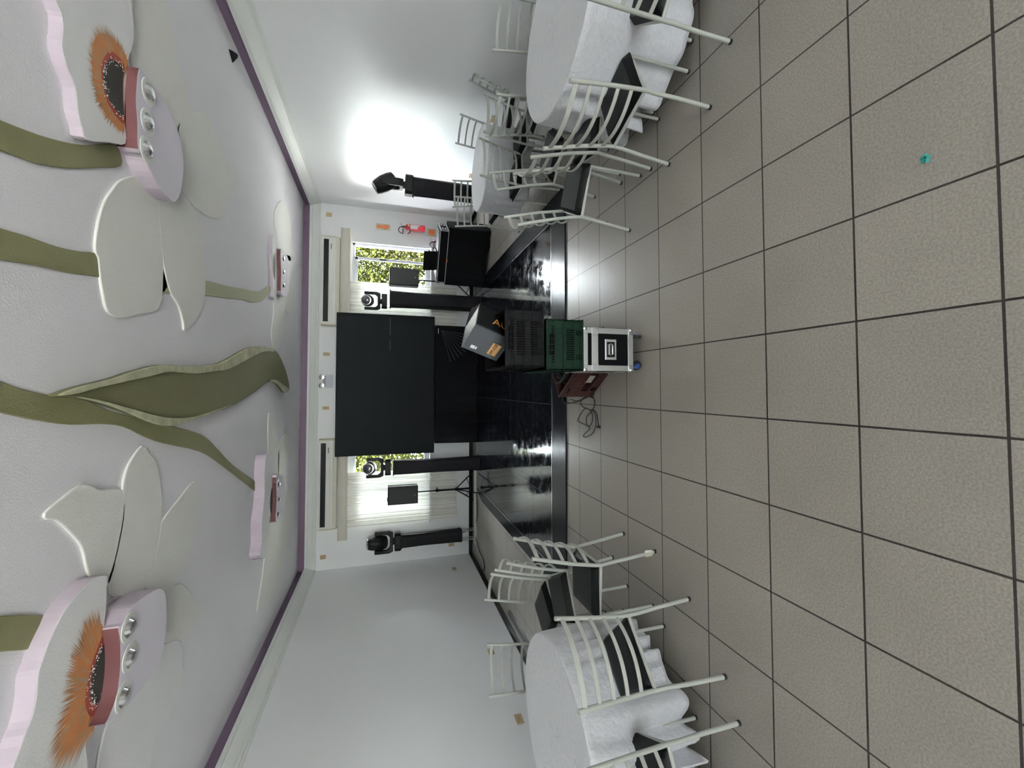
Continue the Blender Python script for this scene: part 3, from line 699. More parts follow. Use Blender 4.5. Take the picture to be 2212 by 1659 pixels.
# ------------------------------------------------------------------ light towers and moving heads
def tower(label, x, y, w_, d_, z0, z1, rz, sleeve_m=M_STRETCH, tubes=True, taper=0.0):
    t = thing('light_tower', label, 'light tower', (x, y, 0), rz, 'black-sleeved light towers')
    al = MB()
    for sx_ in (-1, 1):
        for sy_ in (-1, 1): al.tube([(sx_ * w_ * 0.36, sy_ * d_ * 0.36, 0.01), (sx_ * w_ * 0.36, sy_ * d_ * 0.36, z1 - 0.01)], 0.012)
    al.build('truss', M_ALU, t, smooth=True)
    MB().box((0, 0, 0.006), (w_ * 1.15, d_ * 1.15, 0.012)).build('base_plate', M_ALU, t)
    n = 30; mb = MB(); rnd = random.Random(int(x * 100))
    ph = [rnd.uniform(0, 6) for _ in range(4)]
    def fn(i, j):
        v = j / n; z = z0 + (z1 - z0) * v; k = 4 * i // 24; a = 2 * PI * (i + 0.5) / 24
        c, s_ = math.cos(a), math.sin(a); q = max(abs(c), abs(s_))
        pinch = 1 - 0.05 * math.sin(PI * v) + 0.012 * math.sin(9 * v + ph[0] + a * 2) + 0.05 * math.exp(-((v - 0.03) / 0.03) ** 2)
        f = (0.5 / q * 0.9 + 0.5 * 0.1) * pinch
        return (c * w_ * f, s_ * d_ * f, z)
    mb.grid(fn, 24, n + 1, close_u=True)
    k0 = len(mb.v)
    mb.f.append(tuple(n * 24 + i for i in range(24))); mb.f.append(tuple(23 - i for i in range(24)))
    mb.build('sleeve', sleeve_m, t, smooth=True)
    MB().box((0, 0, z1 + 0.006), (w_ * 1.08, d_ * 1.08, 0.018)).build('top_plate', M_BLK, t, bevel=0.003)
    return t
def moving_head(label, x, y, z, s, rz, tilt, lens=True):
    t = thing('moving_head_light', label, 'stage light', (x, y, z), rz, 'moving head lights on the towers')
    MB().prism([(-0.14 * s, -0.10 * s), (-0.10 * s, -0.13 * s), (0.10 * s, -0.13 * s), (0.14 * s, -0.10 * s), (0.14 * s, 0.10 * s), (0.10 * s, 0.13 * s), (-0.10 * s, 0.13 * s), (-0.14 * s, 0.10 * s)], 0.0, 0.10 * s).build('base', M_BLK, t, bevel=0.008 * s)
    MB().lathe([(0.05 * s, 0.10 * s), (0.05 * s, 0.125 * s)], 20).build('pan_joint', M_BLK, t)
    yk = MB()
    yk.prism([(-0.15 * s, 0.125 * s), (0.15 * s, 0.125 * s), (0.175 * s, 0.19 * s), (0.175 * s, 0.42 * s), (0.12 * s, 0.42 * s), (0.12 * s, 0.22 * s), (0.08 * s, 0.175 * s), (-0.08 * s, 0.175 * s), (-0.12 * s, 0.22 * s), (-0.12 * s, 0.42 * s), (-0.175 * s, 0.42 * s), (-0.175 * s, 0.19 * s)], -0.05 * s, 0.05 * s, Matrix.Rotation(PI / 2, 4, 'X'))
    yk.build('yoke', M_BLK, t, bevel=0.01 * s)
    Mh = Matrix.Translation((0, 0, 0.36 * s)) @ Matrix.Rotation(tilt, 4, 'X')
    hd = MB().lathe([(0.05 * s, -0.15 * s), (0.095 * s, -0.13 * s), (0.112 * s, -0.06 * s), (0.115 * s, 0.04 * s), (0.10 * s, 0.13 * s), (0.085 * s, 0.17 * s), (0.08 * s, 0.175 * s)], 24, Mh).build('head', M_BLK, t, smooth=True)
    MB().lathe([(0.088 * s, 0.165 * s), (0.092 * s, 0.18 * s), (0.078 * s, 0.182 * s), (0.076 * s, 0.17 * s)], 24, Mh).build('lens_ring', M_STEEL, hd, smooth=True)
    MB().lathe([(0.074 * s, 0.176 * s), (0.06 * s, 0.186 * s), (0.0, 0.192 * s)][:2] + [(0.001, 0.19 * s)], 20, Mh).build('lens', mat('lens_glass', (0.05, 0.05, 0.06), 0.05, spec=1.0), hd, smooth=True)
    return t
tower('short black-sleeved tower by the left corner, thin metal tubes bare at its foot', -3.89, 7.42, 0.23, 0.22, 0.28, 1.40, 0.1)
tower('tall black-sleeved tower between the left curtain and the black screen', -2.46, 7.05, 0.24, 0.24, 0.02, 1.56, 0.0)
tower('tall black-sleeved tower before the right curtain, close to the screen edge', 0.545, 7.10, 0.27, 0.27, 0.02, 1.64, 0.0)
tower('black-sleeved tower by the right wall behind the far white table', 1.84, 5.35, 0.25, 0.25, 0.02, 1.36, -0.55)
moving_head('large moving head on the short corner tower, head pointing straight up', -3.89, 7.42, 1.415, 1.10, 0.15, 0.1)
moving_head('small moving head facing us beside the left edge of the screen', -2.45, 7.05, 1.61, 0.98, 0.1, 1.45)
moving_head('small moving head facing us before the right curtain', 0.50, 7.10, 1.70, 0.92, -0.15, 1.45)
moving_head('large moving head by the right wall tilted over, seen from its side', 1.84, 5.35, 1.375, 1.0, 1.35, -0.55)

# aluminium rail on the floor by the back wall
rl = MB().box((-3.36, 7.33, 0.03), (1.42, 0.035, 0.05)).build('aluminium_rail', mat('dull_aluminium', (0.55, 0.54, 0.48), 0.45, metal=0.4), None, bevel=0.003)
tag(rl, 'long pale metal rail lying on the floor at the foot of the corner tower', 'rail')
cable_obj('stage_cable', [(-2.7, 7.5, 0.01), (-2.95, 7.42, 0.01), (-3.3, 7.2, 0.01), (-3.55, 7.22, 0.012), (-3.75, 7.45, 0.02), (-3.85, 7.35, 0.3)], 0.006, 'black cable looping from the corner tower towards the tripod stand')
cable_obj('stage_cable', [(-3.8, 7.4, 0.06), (-4.0, 7.25, 0.01), (-4.1, 7.0, 0.01), (-4.12, 6.7, 0.01), (-4.25, 6.6, 0.01), (-4.30, 6.7, 0.02)], 0.007, 'black cable running from the corner tower to the left wall skirting')
cable_obj('stage_cable', [(-2.6, 7.35, 0.01), (-2.9, 7.55, 0.01), (-3.4, 7.52, 0.01), (-3.7, 7.55, 0.01)], 0.005, 'thin black cable along the floor behind the pale metal rail')
cable_obj('stage_cable', [(0.8, 7.42, 0.01), (1.0, 7.38, 0.012), (1.1, 7.1, 0.012), (1.05, 6.85, 0.012)], 0.007, 'black cable on the floor between the right tower and the draped desk')

# ------------------------------------------------------------------ loudspeakers on tripods
def speaker_set(x, y, rz, zb, lab_s, lab_t, hub=0.38):
    t = thing('tripod_stand', lab_t, 'stand', (x, y, 0), rz, 'loudspeaker tripod stands')
    MB().tube([(0, 0, 0.16), (0, 0, zb + 0.05)], 0.013).build('pole', M_BLK, t, smooth=True)
    MB().tube([(0, 0, 0.10), (0, 0, 0.75)], 0.019).build('lower_tube', M_BLK, t, smooth=True)
    MB().lathe([(0.03, 0.36), (0.032, 0.38), (0.03, 0.42)], 14).build('leg_collar', M_BLK, t)
    MB().lathe([(0.026, 0.73), (0.028, 0.76), (0.024, 0.79)], 14).build('clamp', M_BLK, t)
    MB().tube([(0.0, 0, 0.76), (0.06, 0, 0.765)], 0.009).build('knob', M_BLK, t)
    MB().lathe([(0.02, 0.10), (0.024, 0.12), (0.02, 0.14)], 12).build('brace_collar', M_BLK, t)
    for k in range(3):
        a = k * 2 * PI / 3 + 0.5; c, s_ = math.cos(a), math.sin(a)
        l_ = MB().tube([(0.02 * c, 0.02 * s_, 0.39), (0.34 * c, 0.34 * s_, 0.012)], 0.011).build('leg', M_BLK, t, smooth=True)
        MB().lathe([(0.014, 0), (0.016, 0.02), (0.012, 0.03)], 10, Matrix.Translation((0.34 * c, 0.34 * s_, 0))).build('rubber_foot', M_RUB, l_)
        MB().tube([(0.02 * c, 0.02 * s_, 0.12), (0.22 * c, 0.22 * s_, 0.19)], 0.006).build('brace', M_BLK, t)
    s = thing('loudspeaker', lab_s, 'loudspeaker', (x, y, zb), rz, 'loudspeakers on tripods')
    MB().prism([(-0.165, -0.15), (0.165, -0.15), (0.12, 0.14), (-0.12, 0.14)], 0, 0.53).build('cabinet', M_BLK, s, bevel=0.006)
    MB().box((0, -0.156, 0.265), (0.30, 0.014, 0.50)).build('grille', mat('speaker_grille', (0.022, 0.022, 0.024), 0.65, noise=0.2, nscale=200), s, bevel=0.004)
    MB().lathe([(0.014, 0), (0.014, 0.003)], 14, Matrix.Translation((0.0, -0.163, 0.06)) @ Matrix.Rotation(PI / 2, 4, 'X')).build('badge', mat('badge_grey', (0.12, 0.12, 0.12), 0.4), s)
    MB().box((-0.10, 0, 0.535), (0.03, 0.12, 0.012)).build('carry_handle', M_RUB, s)
speaker_set(-2.99, 7.33, -0.06, 1.125, 'black loudspeaker on a tripod in front of the left sheer curtain', 'black tripod stand with spread legs in front of the left curtain')
speaker_set(1.01, 7.42, 0.05, 1.135, 'black loudspeaker on a tripod in front of the right window', 'black tripod stand between the right tower and the draped desk')

# ------------------------------------------------------------------ screen and draped riser
scn = thing('display_wall', 'huge matt black display panel between the two curtained windows', 'screen', (-0.985, 7.25, 0.83))
MB().box((0, 0.05, 0.863), (2.56, 0.10, 1.726)).build('panel', M_LED, scn, bevel=0.01)
sm = MB()
for x0, x1 in ((0.9, 1.22), (0.62, 0.80)): sm.box(((x0 + x1) / 2, -0.001, 0.81), (x1 - x0, 0.003, 0.005))
sm.build('panel_seam', mat('seam_gap', (0.12, 0.12, 0.12), 0.5), scn)
def draped(name, label, W, D, H, loc, rz, m, seed, folds=True, amp=0.012, z0=0.012):
    rnd = random.Random(seed); t = thing(name, label, 'draped table', loc, rz)
    per = []; N = 200
    pts = []
    L = [W, D, W, D]; cor = [(-W / 2, -D / 2), (W / 2, -D / 2), (W / 2, D / 2), (-W / 2, D / 2)]; tot = 2 * (W + D)
    nrmv = [(0, -1), (1, 0), (0, 1), (-1, 0)]
    for i in range(N):
        s_ = tot * i / N; k = 0
        while s_ > L[k] + 1e-9: s_ -= L[k]; k += 1
        a, b = cor[k], cor[(k + 1) % 4]; f = s_ / L[k]
        per.append((a[0] + (b[0] - a[0]) * f, a[1] + (b[1] - a[1]) * f, nrmv[k], f))
    ph = [rnd.uniform(0, 6) for _ in range(5)]
    nv = 18
    def fn(i, j):
        x, y, nn, f = per[i]; v = j / (nv - 1); z = H - (H - z0) * v
        sw = 0.5 * math.sin(i * 0.31 + ph[0]) + 0.3 * math.sin(i * 0.83 + ph[1] + 2 * v) + 0.2 * math.sin(i * 1.7 + ph[2])
        o_ = amp * sw * (0.1 + v) + 0.012 * v
        return (x + nn[0] * o_, y + nn[1] * o_, z + (0.012 * math.sin(i * 0.25 + ph[3]) if j == nv - 1 else 0))
    mb = MB().grid(fn, N, nv, close_u=True); mb.f = [q[::-1] for q in mb.f]
    mb.f.append(tuple(range(N)))
    mb.build('drape', m, t, smooth=True)
    return t
dr = draped('draped_riser', 'long black-draped riser under the black display panel', 2.22, 0.36, 0.815, (-0.98, 7.42, 0), 0, M_CLOTHB, 4, amp=0.02)
# gathered fabric fan pinned near the end of the riser
fan = MB()
for k in range(9):
    a = -0.15 - k * 0.15; L_ = 0.62
    p0 = Vector((1.02, -0.195, 0.72)); d = Vector((-math.cos(a + 1.9) * -1, 0, 0))
    e_ = Vector((1.02 - L_ * math.sin(0.15 + k * 0.14), -0.208, 0.72 - L_ * math.cos(0.15 + k * 0.14)))
    e_.z = max(e_.z, 0.03)
    fan.tube([p0, (p0 + e_) / 2 + Vector((0, -0.006, 0)), e_], [0.003, 0.010, 0.014], 6)
fan.build('fabric_pleats', mat('black_satin', (0.009, 0.009, 0.011), 0.55, spec=0.3), dr, smooth=True)
MB().box((1.0, -0.195, 0.765), (0.10, 0.006, 0.008)).build('clip', M_WHITEP, dr)

# ------------------------------------------------------------------ draped desk with case and laptop
DJ = (1.60, 6.14); ANG = math.atan2(-0.56, 0.79)     # direction from west corner to near corner
ux = Vector((math.cos(ANG), math.sin(ANG), 0)); uy = Vector((-math.sin(ANG), math.cos(ANG), 0))
ctr = Vector((DJ[0], DJ[1], 0)) - ux * 0.50 + uy * 0.22
draped('draped_desk', 'desk covered to the floor in black cloth beside the right tower', 1.00, 0.42, 0.72, tuple(ctr), ANG, M_CLOTHB, 8, amp=0.010)
fc = thing('mixer_case', 'shallow black flight case with silver latches lying on the draped desk', 'flight case', (ctr.x, ctr.y, 0.722), ANG)
MB().box((0, -0.02, 0.077), (0.90, 0.44, 0.145)).build('body', M_PLY, fc, bevel=0.003)
al = MB()
for sx_ in (-1, 1):
    for z in (0.012, 0.138): al.box((sx_ * 0.451, -0.02, z), (0.004, 0.446, 0.024))
    for y in (-0.23, 0.19): al.box((sx_ * 0.451, y, 0.075), (0.004, 0.024, 0.15))
for z in (0.006, 0.143): al.box((0, -0.241, z), (0.90, 0.004, 0.012))
al.box((-0.447, -0.241, 0.075), (0.012, 0.004, 0.15)); al.box((0.447, -0.241, 0.075), (0.012, 0.004, 0.15))
al.build('edging', M_ALU, fc)
MB().box((0, -0.02, 0.153), (0.84, 0.38, 0.012)).build('mixer_top', M_BLK, fc, bevel=0.003)
for y in (-0.13, 0.09):
    o = MB().box((0.455, y, 0.075), (0.006, 0.085, 0.075)).build('latch', M_STEEL, fc, bevel=0.004)
    MB().box((0.459, y, 0.078), (0.004, 0.05, 0.03)).build('latch_slot', M_BLK, o)
lp = thing('laptop', 'black laptop with open lid seen from behind on the mixer case', 'laptop', tuple(Vector((ctr.x, ctr.y, 0.882)) - ux * 0.12 + uy * 0.02), ANG)
MB().box((0, 0, 0.010), (0.33, 0.23, 0.018)).build('base', M_BLK, lp, bevel=0.004)
MB().box((0, 0, 0.11), (0.34, 0.008, 0.22), ).build('lid', M_BLK, lp, bevel=0.004, M=Matrix.Translation((0, -0.115, 0.015)) @ Matrix.Rotation(0.25, 4, 'X'))
wb = MB().box((0, 0, 0.012), (0.05, 0.02, 0.02)).build('orange_tag', mat('tag_orange', (0.65, 0.15, 0.03), 0.5), fc); wb.location = (-0.05, -0.25, -0.01)

# ------------------------------------------------------------------ curtains, pelmets
def curtain(label, x0, x1, z0, z1, y, seed, nf):
    rnd = random.Random(seed); n = 260; ph = [rnd.uniform(0, 6) for _ in range(4)]
    def fn(i, j):
        u = i / (n - 1); v = j / 23; x = x0 + (x1 - x0) * u
        a = 2 * PI * nf * (u + 0.03 * math.sin(5 * u + ph[0]))
        amp = 0.034 * (0.7 + 0.3 * math.sin(3 * u * 6 + ph[1]))
        return (x + 0.02 * math.sin(3 * u + v * 2 + ph[2]) * v, y + amp * (math.sin(a) + 0.35 * math.sin(2.7 * a + v)) * (0.6 + 0.4 * v), z1 - (z1 - z0) * v)
    o = MB().grid(fn, n, 24).build('sheer_curtain', M_CURT, None, smooth=True); tag(o, label, 'curtain', 'sheer window curtains'); return o
curtain('white sheer curtain hanging behind the tripod loudspeaker on the left', -3.63, -2.62, 0.34, 2.37, YB - 0.09, 2, 13)
curtain('cream sheer curtain gathered behind the right tall light tower', 0.05, 0.96, 0.36, 2.37, YB - 0.09, 6, 11)
def pelmet(label, x0, x1):
    t = thing('curtain_pelmet', label, 'pelmet', ((x0 + x1) / 2, YB, 2.36), 0, 'curtain pelmets above the windows'); W = x1 - x0
    Mp = Matrix.Rotation(PI / 2, 4, 'Z') @ Matrix.Rotation(PI / 2, 4, 'X')
    mb = MB().box((0, -0.135, 0.085), (W, 0.012, 0.15)).box((0, -0.07, 0.165), (W, 0.14, 0.012))
    for z in (0.012, 0.04, 0.15): mb.box((0, -0.145, z), (W, 0.012, 0.018))
    for s_ in (-1, 1): mb.box((s_ * (W / 2 - 0.006), -0.07, 0.085), (0.012, 0.14, 0.15))
    mb.build('fascia', M_PELM, t, bevel=0.003)
pelmet('cream pelmet box above the left window', -3.84, -2.10)
pelmet('cream pelmet box above the right window', 0.10, 1.94)

# ------------------------------------------------------------------ air conditioners
def ac(label, x0, x1):
    W = x1 - x0; t = thing('air_conditioner', label, 'air conditioner', ((x0 + x1) / 2, YB - 0.008, 2.53), 0, 'split air conditioners')
    Mx = Matrix(((0, 0, 1, 0), (-1, 0, 0, 0), (0, 1, 0, 0), (0, 0, 0, 1)))
    prof = [(0, 0), (0.10, 0.005), (0.15, 0.03), (0.185, 0.09), (0.19, 0.16), (0.19, 0.33), (0, 0.335)]
    MB().prism(prof, -W / 2, W / 2, Mx).build('housing', M_WHITEP, t, bevel=0.006)
    for s_ in (-1, 1): MB().prism([(p[0] * 1.02, p[1] * 1.0) for p in prof], s_ * W / 2 - 0.012, s_ * W / 2 + 0.012, Mx).build('end_cap', M_CREAM, t, bevel=0.006)
    MB().box((0, -0.1915, 0.245), (W - 0.10, 0.006, 0.085)).build('intake_grille', mat('ac_grille', (0.004, 0.004, 0.006), 0.5, spec=0.15), t)
    MB().box((0, -0.19, 0.16), (W - 0.08, 0.008, 0.07)).build('front_panel', mat('glossy_white', (0.75, 0.75, 0.70), 0.12), t, bevel=0.003)
    MB().box((W / 2 - 0.18, -0.195, 0.16), (0.10, 0.004, 0.012)).build('badge', M_BLK, t)
    MB().box((0, -0.165, 0.052), (W - 0.10, 0.006, 0.06), ).build('louvre', M_CREAM, t, M=None)
ac('white split air conditioner high on the wall left of the black panel', -3.60, -2.0)
ac('white split air conditioner high on the wall above the right window', 0.11, 1.73)

# ------------------------------------------------------------------ wall fittings
def plate(label, p, nrm, w_=0.11, h_=0.07, blank=False):
    n = Vector(nrm); M = basis(Vector(p) + n * 0.004, n.cross(Vector((0, 0, 1))) * -1, (0, 0, 1))
    t = thing('wall_socket', label, 'socket', M=M, group='beige wall plates')
    MB().box((0, 0, 0), (w_, h_, 0.008)).build('plate', M_BEIGE, t, bevel=0.002)
    if not blank:
        o = MB()
        for x in (-0.025, 0.0, 0.025): o.box((x, 0, 0.005), (0.008, 0.008, 0.002))
        o.build('contacts', mat('socket_dark', (0.16, 0.12, 0.08), 0.6), t)
nb = (0, -1, 0)
plate('blank beige plate high in the back corner by the right wall', (2.21, YB, 2.76), nb, 0.075, 0.10, True)
plate('beige wall plate above the black panel, beside the emergency light on the right', (-0.423, YB, 2.77), nb, 0.06, 0.115)
plate('beige wall plate above the black panel, left of the emergency light', (-1.425, YB, 2.77), nb, 0.06, 0.115)
plate('beige wall plate high in the back corner by the left wall', (-4.15, YB, 2.78), nb, 0.075, 0.10)
plate('beige socket low beside the short corner tower', (-4.175, YB, 0.425), nb, 0.06, 0.11)
plate('beige socket low on the right wall seen through the chairs', (XR, 4.42, 0.41), (-1, 0, 0), 0.12, 0.075)
plate('beige socket low on the right wall by the far table', (XR, 5.93, 0.40), (-1, 0, 0), 0.12, 0.075)
plate('beige socket low on the left wall near the back corner', (XL, 7.087, 0.47), (1, 0, 0), 0.11, 0.07)
plate('beige socket on the left wall behind the lone ladder back', (XL, 4.52, 0.41), (1, 0, 0), 0.12, 0.075)
plate('beige socket on the left wall above the left table', (XL, 3.39, 0.40), (1, 0, 0), 0.12, 0.075)
em = thing('emergency_light', 'grey emergency light unit with twin round lamps above the black panel', 'emergency light', (-0.93, YB, 2.65))
MB().box((0, -0.025, 0.055), (0.24, 0.05, 0.11)).build('housing', mat('light_grey_plastic', (0.50, 0.53, 0.60), 0.35), em, bevel=0.006)
MB().box((0, -0.02, 0.15), (0.20, 0.03, 0.05)).build('lamp_bracket', mat('mid_grey', (0.35, 0.36, 0.38), 0.5), em)
for s_ in (-1, 1):
    o = MB().lathe([(0.012, 0), (0.042, 0.03), (0.046, 0.055), (0.040, 0.056)], 18, Matrix.Translation((s_ * 0.075, -0.03, 0.19)) @ Matrix.Rotation(PI / 2, 4, 'X')).build('lamp', M_STEEL, em, smooth=True)
MB().box((0.0, -0.052, 0.095), (0.03, 0.004, 0.014)).build('status_light', mat('yellow_led', (0.8, 0.75, 0.3), 0.4), em)

def extinguisher(label, x, z0, s=1.0):
    t = thing('fire_extinguisher', label, 'fire extinguisher', (x, YB - 0.085, z0), 0, 'fire extinguishers')
    MB().lathe([(0.050 * s, 0.0), (0.058 * s, 0.01), (0.060 * s, 0.03), (0.060 * s, 0.30 * s), (0.052 * s, 0.345 * s), (0.025 * s, 0.375 * s), (0.018 * s, 0.39 * s)], 24).build('cylinder', M_REDX, t, smooth=True)
    v = MB().lathe([(0.018, 0.39 * s), (0.02, 0.41 * s), (0.015, 0.43 * s)], 12).box((0.0, -0.02, 0.42 * s), (0.018, 0.07, 0.014)).build('valve', M_STEEL, t)
    MB().tube([(0, -0.01, 0.425 * s), (0.03, -0.04, 0.45 * s), (0.05, -0.07, 0.462 * s)], 0.005).tube([(0, -0.01, 0.415 * s), (-0.03, -0.045, 0.44 * s), (-0.045, -0.07, 0.47 * s)], 0.004).build('lever', M_STEEL, v)
    pts = []
    for k in range(15):
        a = k / 14 * 2 * PI * 0.86 + 0.3
        pts.append((-0.10 * s - 0.075 * s * math.cos(a) * 1.0 + 0.02, -0.045, 0.36 * s + 0.11 * s * math.sin(a) + 0.03))
    MB().tube([(0, 0, 0.41 * s)] + pts[:], 0.008, 8).build('hose', M_RUB, t, smooth=True)
    def band(z1, z2, a0, a1, m, nm, par):
        r = 0.0608 * s; n = 10
        MB().grid(lambda i, j: (r * math.cos(a0 + (a1 - a0) * i / n), r * math.sin(a0 + (a1 - a0) * i / n), z1 if j == 0 else z2), n + 1, 2).build(nm, m, par)
    band(0.14 * s, 0.28 * s, -2.3, -0.9, M_PAPER, 'label', t)
    band(0.30 * s, 0.325 * s, -1.6, -0.9, mat('yellow_label', (0.75, 0.7, 0.25), 0.5), 'inspection_tag', t)
    band(0.10 * s, 0.14 * s, -1.5, -0.8, mat('pale_label', (0.6, 0.58, 0.5), 0.5), 'inspection_tag', t)
    MB().box((0, 0.07, 0.33 * s), (0.04, 0.035, 0.05)).build('wall_hook', M_STEEL, t)
    return t
extinguisher('red fire extinguisher with white label hanging under the arrow sign', 2.10, 0.99, 1.02)
extinguisher('second fire extinguisher mostly hidden behind the mixer case', 1.86, 0.40, 1.0)
sg = thing('arrow_sign', 'beige sign with a red arrow pointing down above the extinguisher', 'sign', (2.085, YB - 0.004, 1.785))
MB().box((0, 0, 0), (0.115, 0.006, 0.26)).build('board', mat('sign_beige', (0.62, 0.52, 0.36), 0.5), sg)
Mx = Matrix.Rotation(PI / 2, 4, 'X')
MB().prism([(-0.024, 0.115), (0.024, 0.115), (0.024, -0.03), (0.046, -0.03), (0, -0.12), (-0.046, -0.03), (-0.024, -0.03)], 0.0035, 0.0045, Mx).build('arrow', mat('sign_red', (0.60, 0.10, 0.02), 0.5), sg)
text('EXTINTOR', 0.035, mat('sign_yellow', (0.75, 0.60, 0.25), 0.5), basis((0, -0.006, 0.02), (0, 0, -1), (1, 0, 0)), sg)
sg2 = thing('round_hazard_sign', 'beige square sign with a red and yellow disc, half hidden by the mixer case', 'sign', (2.075, YB - 0.004, 0.85))
MB().box((0, 0, 0), (0.15, 0.006, 0.17)).build('board', MATS['sign_beige'], sg2)
MB().lathe([(0.066, 0.0035), (0.066, 0.0045)], 28, Mx).build('yellow_ring', mat('sign_amber', (0.75, 0.42, 0.05), 0.5), sg2)
MB().lathe([(0.055, 0.0046), (0.055, 0.0055)], 28, Mx).build('red_disc', mat('sign_red2', (0.62, 0.06, 0.04), 0.5), sg2)
for k, wd in enumerate((0.07, 0.085, 0.085, 0.07)): MB().box((0, -0.006, 0.027 - k * 0.018), (wd, 0.001, 0.005)).build('print_line', MATS['sign_amber'], sg2)

# small bits on the floor
o = MB().box((0, 0, 0.02), (0.06, 0.95, 0.04)).build('granite_strip', M_BASE, None, bevel=0.003); o.location = (-4.20, 4.56, 0); o.rotation_euler = (0, 0, 0.02)
tag(o, 'loose black granite strip lying on the floor along the left wall', 'strip')
tp_ = onz(2003, 343, 0.0)
tb = MB()
for k in range(5):
    a = k * 1.3; tb.tube([(0.006 * math.cos(a), 0.006 * math.sin(a), 0.004), (0.012 * math.cos(a + 1), 0.010 * math.sin(a + 1), 0.010), (0.004 * math.cos(a + 2), 0.010 * math.sin(a + 2), 0.016)], [0.004, 0.006, 0.003], 7)
o = tb.build('chewing_gum_wrapper', mat('teal_plastic', (0.02, 0.25, 0.22), 0.4), None, smooth=True); o.location = tp_; tag(o, 'tiny crumpled teal wrapper alone on the tiles in the open floor', 'litter')

# ------------------------------------------------------------------ painted relief on the ceiling
def rel(parent_m, pts_px, z_lo, z_hi, name, m, s=0.3074, ox=0, oy=0, bevel=0.006, side=None, sub=3, smooth=True, rose=None):
    """outline of a plaster relief traced on its own underside plane"""
    base = parent_m.location
    P = [onz(ox + x * s, oy + y * s, z_lo) for x, y in pts_px]
    p2 = [(p.x - base.x, p.y - base.y) for p in P]
    if smooth: p2 = smooth_poly(p2, sub)
    o = MB().prism(p2, z_lo - base.z, z_hi - base.z).build(name, m, parent_m, bevel=bevel)
    if side:
        o.data.materials.append(side)
        for f in o.data.polygons:
            if abs(f.normal.z) < 0.5: f.material_index = 1
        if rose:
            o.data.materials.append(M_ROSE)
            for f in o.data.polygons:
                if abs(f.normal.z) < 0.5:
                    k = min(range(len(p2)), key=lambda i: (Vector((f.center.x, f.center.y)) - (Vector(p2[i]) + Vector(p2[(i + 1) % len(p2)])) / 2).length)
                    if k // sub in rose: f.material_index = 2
    return o
Z = HC
def disc(parent, px, py, r, z, par=None):
    p = onz(px, py, z); b = parent.location
    Mt = Matrix.Translation((p.x - b.x, p.y - b.y, z - b.z)) @ Matrix.Rotation(PI, 4, 'X')
    o = MB().lathe([(r, -0.002), (r, 0.004), (r * 0.72, 0.006), (r * 0.70, 0.001)], 28, Mt).build('downlight_ring', M_WHITEP, parent, smooth=True)
    MB().lathe([(r * 0.60, 0.0), (r * 0.42, 0.022), (r * 0.2, 0.026)], 20, Mt).build('lamp', M_STEEL, o, smooth=True)
    return o
def fuzz(parent, pts, ox, oy, z, cpx, long_=1.0, s=0.3074, n=700, dirbias=(0, 0), seed=1):
    """brushed orange halo: many tapering paint strokes running outwards"""
    rnd = random.Random(seed); b = parent.location
    P = [onz(ox + x * s, oy + y * s, z) for x, y in pts]; c = onz(ox + cpx[0] * s, oy + cpx[1] * s, z)
    m1 = MB(); m2 = MB(); n0 = len(P)
    for k in range(n):
        t = rnd.random() * (n0 - 1); i = int(t); f = t - i; e_ = P[i].lerp(P[i + 1], f); d = (e_ - c)
        st = c + d * rnd.uniform(0.35, 0.8); en = c + d * rnd.uniform(0.9, 1.0 + 0.16 * long_) + Vector((dirbias[0], dirbias[1], 0)) * rnd.random()
        dn_ = (en - st).normalized(); sd = Vector((-dn_.y, dn_.x, 0)) * rnd.uniform(0.0025, 0.006)
        q = [st - sd - b, st + sd - b, en - b]; z_ = z - b.z - 0.0015 - 0.0005 * rnd.random()
        q = [Vector((v.x, v.y, z_)) for v in q]
        (m2 if rnd.random() < 0.3 else m1).add(q, [(0, 2, 1)])
    m1.build('orange_brushwork', M_FUZZ, parent); m2.build('tan_brushwork', M_TAN, parent)
def dots(parent, pts, ox, oy, z, s=0.3074, n=90, seed=2):
    rnd = random.Random(seed); b = parent.location; P = [onz(ox + x * s, oy + y * s, z) for x, y in pts]; mb = MB()
    for k in range(n):
        t = rnd.random() * (len(P) - 1); i = int(t); p = P[i].lerp(P[i + 1], t - i) + Vector((rnd.gauss(0, .012), rnd.gauss(0, .012), 0)) - b
        r = rnd.uniform(0.002, 0.004); mb.lathe([(r, -0.003), (r * 0.6, -0.0045)], 6, Matrix.Translation((p.x, p.y, z - b.z)))
    mb.build('seed_speckle', M_PETAL, parent)['kind'] = 'stuff'

def flower(label, loc):
    return thing('ceiling_flower_relief', label, 'ceiling relief', loc, 0, 'flower reliefs on the ceiling')
